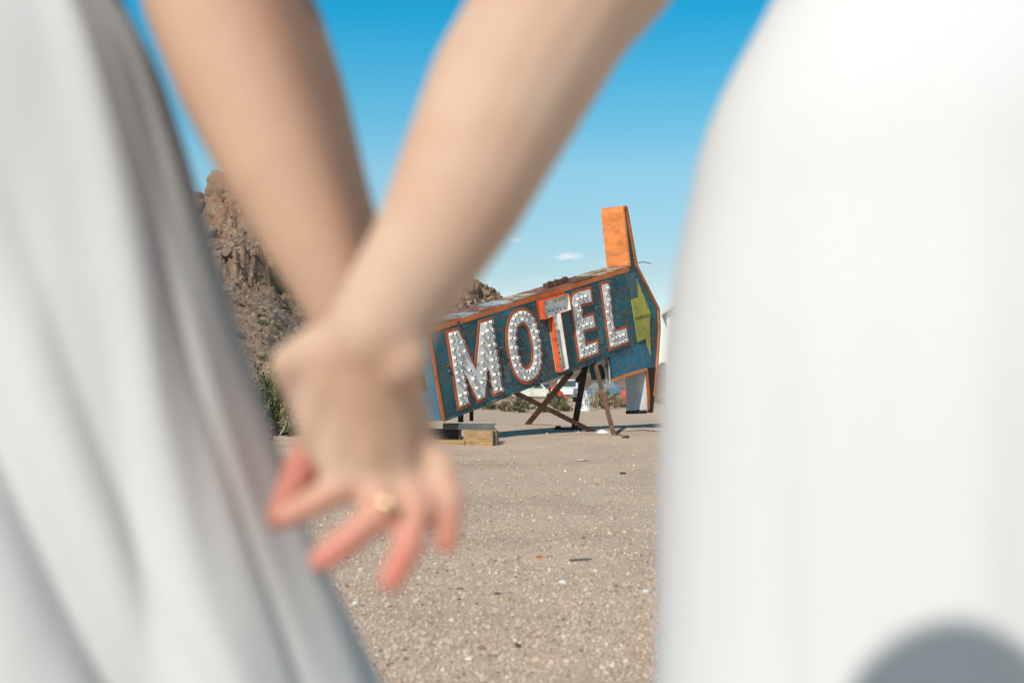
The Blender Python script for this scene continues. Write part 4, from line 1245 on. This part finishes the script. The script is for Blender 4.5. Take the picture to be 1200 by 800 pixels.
def torso(bb, cx, cy, hip_w, f=1):
    z = Vector((cx, cy, 0))
    for s_ in (-1, 1):
        chain(bb, [(z + Vector((s_ * .085, 0, .95)), .085), (z + Vector((s_ * .075, .01, .52)), .055), (z + Vector((s_ * .075, -.01 * f, .34)), .05), (z + Vector((s_ * .075, -.01 * f, .11)), .034)])
        chain(bb, [(z + Vector((s_ * .075, -.02 * f, .05)), .035), (z + Vector((s_ * .085, .13 * f, .03)), .028)])
        chain(bb, [(z + Vector((s_ * .05, 0, 1.00)), .095), (z + Vector((s_ * .045, 0, 1.15)), .075), (z + Vector((s_ * .07, 0, 1.32)), .085), (z + Vector((s_ * .145, 0, 1.435)), .05)])
    chain(bb, [(z + Vector((0, 0, 1.42)), .065), (z + Vector((0, 0, 1.5)), .05), (z + Vector((0, .012 * f, 1.58)), .048)])
def lathe_dress(name, mat, parent, cx, cy, prof, ratio, rot, fold, n=460, top=1.40):
    zs = np.concatenate([np.linspace(.012, .55, 40), np.linspace(.56, 1.22, 170), np.linspace(1.23, top, 16)])
    pz = np.array([p_[0] for p_ in prof]); pw = np.array([p_[1] for p_ in prof])
    vs = []; fs = []
    # smooth profile
    w = np.interp(zs, pz, pw)
    kern = np.hanning(33)[1:-1]; kern = kern / kern.sum()
    wp = np.pad(w, 15, mode='edge'); w = np.convolve(wp, kern, 'valid')
    ph = np.linspace(-math.pi, math.pi, n, endpoint=False)
    for i, z in enumerate(zs):
        dr = fold(ph, z)
        rt = ratio + (.74 - ratio) * float(sst(.95, 1.26, z))
        x = (w[i] + dr) * np.sin(ph); y = -(w[i] * rt + dr) * np.cos(ph)
        xr = x * math.cos(rot) - y * math.sin(rot); yr = x * math.sin(rot) + y * math.cos(rot)
        vs += list(zip((cx + xr).tolist(), (cy + yr).tolist(), [float(z)] * n))
    for i in range(len(zs) - 1):
        for j in range(n):
            fs.append((i * n + j, i * n + (j + 1) % n, (i + 1) * n + (j + 1) % n, (i + 1) * n + j))
    o_ = new_obj(name, vs, fs, mat, parent, smooth=True)
    return o_
# --- the one on the right (her left hand, with the ring, is nearest)
RX, RY = .335, .87
pr = empty('person', (0, 0, 0)); tag(pr, 'person in a plain white gown wearing a ring, holding hands, seen from behind', 'person')
bb = MB(); torso(bb, RX, RY, .2)
head(bb, (RX, RY + .015, 1.645), 1)
sh = Vector((RX - .155, RY, 1.425)); elb = P(722, -55, .88); 
chain(bb, [(sh, .052), (sh.lerp(elb, .5), .049), (elb, .046)])
chain(bb, [(elb, .052), (P(655, 5, .865), .0565), (P(592, 112, .825), .0525), (P(539, 225, .785), .0430), (P(500, 296, .760), .0355), (P(463, 350, .738), .0308), (P(440, 392, .722), .0285)])
chain(bb, [(P(462, 415, .722), .022), (P(470, 424, .715), .017)])                 # wrist bone
kn = {'i': P(398, 536, .738), 'm': P(432, 562, .740), 'r': P(465, 560, .746), 'p': P(489, 526, .756)}
wr = P(438, 400, .722)
for k, r0 in (('i', .0150), ('m', .0155), ('r', .0145), ('p', .0135)):
    chain(bb, [(wr + (kn[k] - wr) * .08, .024), (wr.lerp(kn[k], .5), .0185), (kn[k], r0)])
    cap_mesh(bb, kn[k] + Vector((0, -.006, .002)), .0115, kn[k] + Vector((0, -.004, -.006)), .0105)
chain(bb, [(kn['i'], .0135), (P(402, 568, .730), .0098), (P(366, 590, .732), .0088), (P(336, 605, .742), .0074)])
chain(bb, [(kn['m'], .0140), (P(449, 597, .724), .0098), (P(408, 633, .714), .0092), (P(376, 656, .716), .0078)])
chain(bb, [(kn['r'], .0130), (P(489, 592, .730), .0096), (P(479, 640, .718), .0090), (P(458, 681, .718), .0076)])
chain(bb, [(kn['p'], .0135), (P(514, 540, .748), .0100), (P(529, 585, .738), .0090), (P(523, 637, .736), .0075)])
# thumb: leaves the side of the palm and lies along it
chain(bb, [(P(412, 412, .725), .022), (P(374, 415, .730), .0175), (P(340, 426, .738), .0120), (P(357, 468, .750), .0105), (P(366, 515, .760), .0090)])
chain(bb, [(P(395, 440, .730), .020), (P(378, 490, .738), .016), (P(384, 525, .742), .013)])
# right arm hanging on her other side
elr = Vector((RX + .23, RY + .04, 1.13)); wrr = Vector((RX + .26, RY + .02, .90))
chain(bb, [(Vector((RX + .155, RY, 1.425)), .052), (elr, .046), (wrr, .03), (wrr + Vector((0, 0, -.09)), .03)])
for k in range(4): chain(bb, [(wrr + Vector((-.004, -.03 + k * .02, -.085)), .011), (wrr + Vector((-.008, -.032 + k * .022, -.13)), .0085), (wrr + Vector((-.02, -.032 + k * .022, -.165 + .008 * abs(k - 1.4))), .0072)])
chain(bb, [(wrr + Vector((0, .02, -.03)), .016), (wrr + Vector((0, .052, -.07)), .011), (wrr + Vector((-.01, .055, -.10)), .009)])
flesh(bb, 'body', M['skin_r'], pr, .0036, 5)
hair('hair', (RX, RY + .015, 1.645), 1, M['hair_dark'], pr, .12)
def fold_r(ph, z):
    d = np.zeros_like(ph); lo = float(sst(1.10, .55, z)) if z < 1.1 else 0.0
    lo = float(np.clip((1.10 - z) / .6, 0, 1))
    for p0, dr, w_, a_ in ((-.9, .25, .10, .004), (-.52, .10, .16, .004), (-.1, -.12, .12, .006), (.18, -.2, .14, .006), (.48, -.3, .12, .008), (.85, -.2, .15, .006), (1.5, 0, .2, .01), (-1.6, 0, .2, .006), (2.4, 0, .25, .012), (-2.5, 0, .2, .012)):
        d = d - a_ * lo * np.exp(-((ph - (p0 + dr * (1.0 - z))) / w_) ** 2)
    wob = vnoise(np.stack([ph * 6, np.full_like(ph, z * 1.3), np.zeros_like(ph)], -1), 9)
    return 1.5 * d + .004 * lo * wob
lathe_dress('gown', M['dress_r'], pr, RX, RY,
            [(0, .33), (.3, .285), (.6, .250), (.7, .243), (.8, .241), (.88, .238), (.95, .229), (1.0, .217), (1.06, .204), (1.12, .171), (1.17, .142), (1.22, .140), (1.30, .155), (1.40, .150)], .62, 0, fold_r)
# ring
kp, kq = P(449, 597, .724), P(408, 633, .714)
rc = kp.lerp(kq, .05); tdir = (kq - kp).normalized()
Mr = Matrix.Translation(rc) @ tdir.to_track_quat('Z', 'Y').to_matrix().to_4x4()
rg = MB().lathe([(.0102, -.0015), (.0118, -.0012), (.0122, 0), (.0118, .0012), (.0102, .0015), (.0102, -.0015)], 28, M=Mr).build('ring', M['gold'], pr, smooth=True)
gp = P(455, 591, .711)
bb = MB(); ell_mesh(bb, gp, (.0048, .0042, .0048), 20, 12); bb.build('stone', M['gold'], rg, smooth=True)  # gold bead added to catch a sun glint, not a gem

# --- the one on the left
LX, LY = -.415, .87
pl = empty('person', (0, 0, 0)); tag(pl, 'person in a flaring satin gown with deep folds, holding hands, seen from behind', 'person')
bb = MB(); torso(bb, LX, LY, .2)
head(bb, (LX, LY + .015, 1.645), 1)
sh = Vector((LX + .155, LY, 1.425)); elb = P(246, -70, .845)
chain(bb, [(sh, .052), (sh.lerp(elb, .5), .050), (elb, .048)])
fore = [(elb, .050), (P(272, 0, .835), .0545), (P(305, 90, .825), .052), (P(346, 200, .81), .043), (P(385, 290, .805), .0355), (P(412, 350, .805), .0305), (P(424, 385, .805), .0285)]
chain(bb, [(p_ + Vector((-.26, -.10, 0)) * r_, r_ * .80) for p_, r_ in fore])
for ox, oy, k_ in ((-.18, .04, .79), (-.07, .24, .75), (.05, .48, .70), (.16, .72, .65), (.27, .96, .60), (.37, 1.16, .57)):
    chain(bb, [(p_ + Vector((ox, oy, 0)) * r_, r_ * k_) for p_, r_ in fore])
wl_ = P(424, 390, .805)
kl = [P(388, 500, .845), P(412, 518, .84), P(438, 515, .835), P(462, 490, .83)]
for k_, r0 in zip(kl, (.0155, .016, .0155, .014)):
    chain(bb, [(wl_, .025), (wl_.lerp(k_, .5), .019), (k_, r0)])
chain(bb, [(kl[0], .0150), (P(362, 532, .805), .0125), (P(345, 572, .790), .0115), (P(328, 605, .780), .0090)])
chain(bb, [(P(390, 505, .85), .015), (P(370, 540, .815), .0130), (P(352, 575, .800), .0115), (P(340, 592, .795), .0095)])
chain(bb, [(kl[1], .0155), (P(390, 545, .865), .0112), (P(372, 575, .862), .0104), (P(356, 594, .855), .0090)])
chain(bb, [(kl[2], .0150), (P(440, 550, .808), .0102), (P(446, 562, .785), .0092), (P(450, 560, .770), .008)])
chain(bb, [(kl[3], .0140), (P(486, 500, .80), .0095), (P(494, 508, .785), .0088), (P(492, 516, .775), .0078)])
chain(bb, [(P(436, 405, .80), .021), (P(462, 430, .795), .016), (P(478, 455, .785), .013), (P(480, 478, .775), .010)])
ell2 = Vector((LX - .23, LY + .05, 1.13)); wl2_ = Vector((LX - .29, LY + .06, .90))
chain(bb, [(Vector((LX - .155, LY, 1.425)), .052), (ell2, .046), (wl2_, .03), (wl2_ + Vector((0, 0, -.09)), .03)])
for k in range(4): chain(bb, [(wl2_ + Vector((.004, -.03 + k * .02, -.085)), .011), (wl2_ + Vector((.008, -.032 + k * .022, -.13)), .0085), (wl2_ + Vector((.02, -.032 + k * .022, -.165 + .008 * abs(k - 1.4))), .0072)])
chain(bb, [(wl2_ + Vector((0, .02, -.03)), .016), (wl2_ + Vector((0, .052, -.07)), .011), (wl2_ + Vector((.01, .055, -.10)), .009)])
flesh(bb, 'body', M['skin_l'], pl, .0036, 5)
hair('hair', (LX, LY + .015, 1.645), 1, M['hair_fair'], pl, .22)
def fold_l(ph, z):
    lo = float(np.clip((1.22 - z) / .5, 0, 1.6)); d = np.zeros_like(ph)
    def crease(p0, w_, a_): return -a_ * np.exp(-np.abs((ph - p0) / w_) ** 1.4)
    def ridge(p0, w_, a_): return a_ * np.exp(-((ph - p0) / w_) ** 2)
    q_ = 1.03 - z
    d = d + crease(.27 + 1.35 * q_, .055, .019 * (.3 + lo)) + ridge(.44 + 1.30 * q_, .10, .007 * lo) + ridge(.09 + 1.3 * q_, .11, .005 * lo)
    d = d + crease(-.22 + 1.5 * q_, .05, .012 * lo) + crease(.58 + .95 * q_, .05, .007 * lo * float(sst(1.05, .85, z) if 0 else np.clip((1.05 - z) / .2, 0, 1)))
    d = d + crease(.80 - .25 * (.8 - z), .07, .013 * float(np.clip((.95 - z) / .25, 0, 1)))
    d = d + ridge(.93 - .15 * q_, .09, .010 * (.5 + .5 * lo)) - .014 * sst(.98, 1.35, ph) * (1 - sst(1.5, 2.1, ph))
    d = d + crease(-.75 + 1.2 * q_, .12, .010 * lo) + crease(1.12 + .1 * q_, .05, .006 * lo)
    wob = vnoise(np.stack([ph * 5 - z * 7, np.full_like(ph, z * 3.1), np.zeros_like(ph)], -1), 4)
    d = d + .0035 * lo * wob
    for p0 in (1.9, 2.5, -1.3, -1.9, -2.6): d = d + crease(p0, .16, .018 * lo)
    return d
lathe_dress('gown', M['dress_l'], pl, LX, LY,
            [(0, .70), (.3, .55), (.5, .436), (.6, .388), (.69, .339), (.8, .289), (.88, .256), (.97, .227), (1.05, .202), (1.12, .176), (1.17, .138), (1.22, .140), (1.30, .155), (1.40, .150)], .56, R(-4), fold_l)

# --- the photographer standing behind the camera, whose head shades the white gown
FX, FY = -.309, -.486
pf = empty('person', (0, 0, 0)); tag(pf, 'person in grey shirt standing behind the viewer, shadow on the gown', 'person')
bb = MB(); torso(bb, FX, FY, .2); head(bb, (FX, FY + .015, 1.645), 1)
for s_, hx in ((-1, -.12), (1, .02)):
    s0 = Vector((FX + s_ * .16, FY, 1.42)); e0 = Vector((FX + s_ * .22, FY + .10, 1.12)); h0 = Vector((hx, -.13, .95))
    chain(bb, [(s0, .05), (e0, .042), (h0, .028)])
    for k in range(4): chain(bb, [(h0, .02), (h0 + Vector((s_ * -.01, .03, -.02 - k * .016)), .009), (h0 + Vector((s_ * -.035, .045, -.02 - k * .016)), .0075)])
    chain(bb, [(h0, .018), (h0 + Vector((s_ * -.03, -.02, .01)), .010), (h0 + Vector((s_ * -.045, -.01, .01)), .008)])
flesh(bb, 'body', M['skin_l'], pf, .008, 4)
bb = MB(); z = Vector((FX, FY, 0))
for s_ in (-1, 1):
    chain(bb, [(z + Vector((s_ * .06, 0, .98)), .115), (z + Vector((s_ * .06, 0, 1.15)), .10), (z + Vector((s_ * .08, 0, 1.32)), .10), (z + Vector((s_ * .15, 0, 1.43)), .064)])
    chain(bb, [(z + Vector((s_ * .16, 0, 1.42)), .063), (z + Vector((s_ * .20, .06, 1.22)), .058)])
flesh(bb, 'shirt', M['grey_cloth'], pf, .008, 4)
bb = MB()
for s_ in (-1, 1): chain(bb, [(z + Vector((s_ * .085, 0, .97)), .105), (z + Vector((s_ * .08, .01, .52)), .075), (z + Vector((s_ * .078, 0, .10)), .06)])
flesh(bb, 'trousers', M['denim'], pf, .008, 4)
hair('hair', (FX, FY + .015, 1.645), 1, M['hair_dark'], pf, .08)
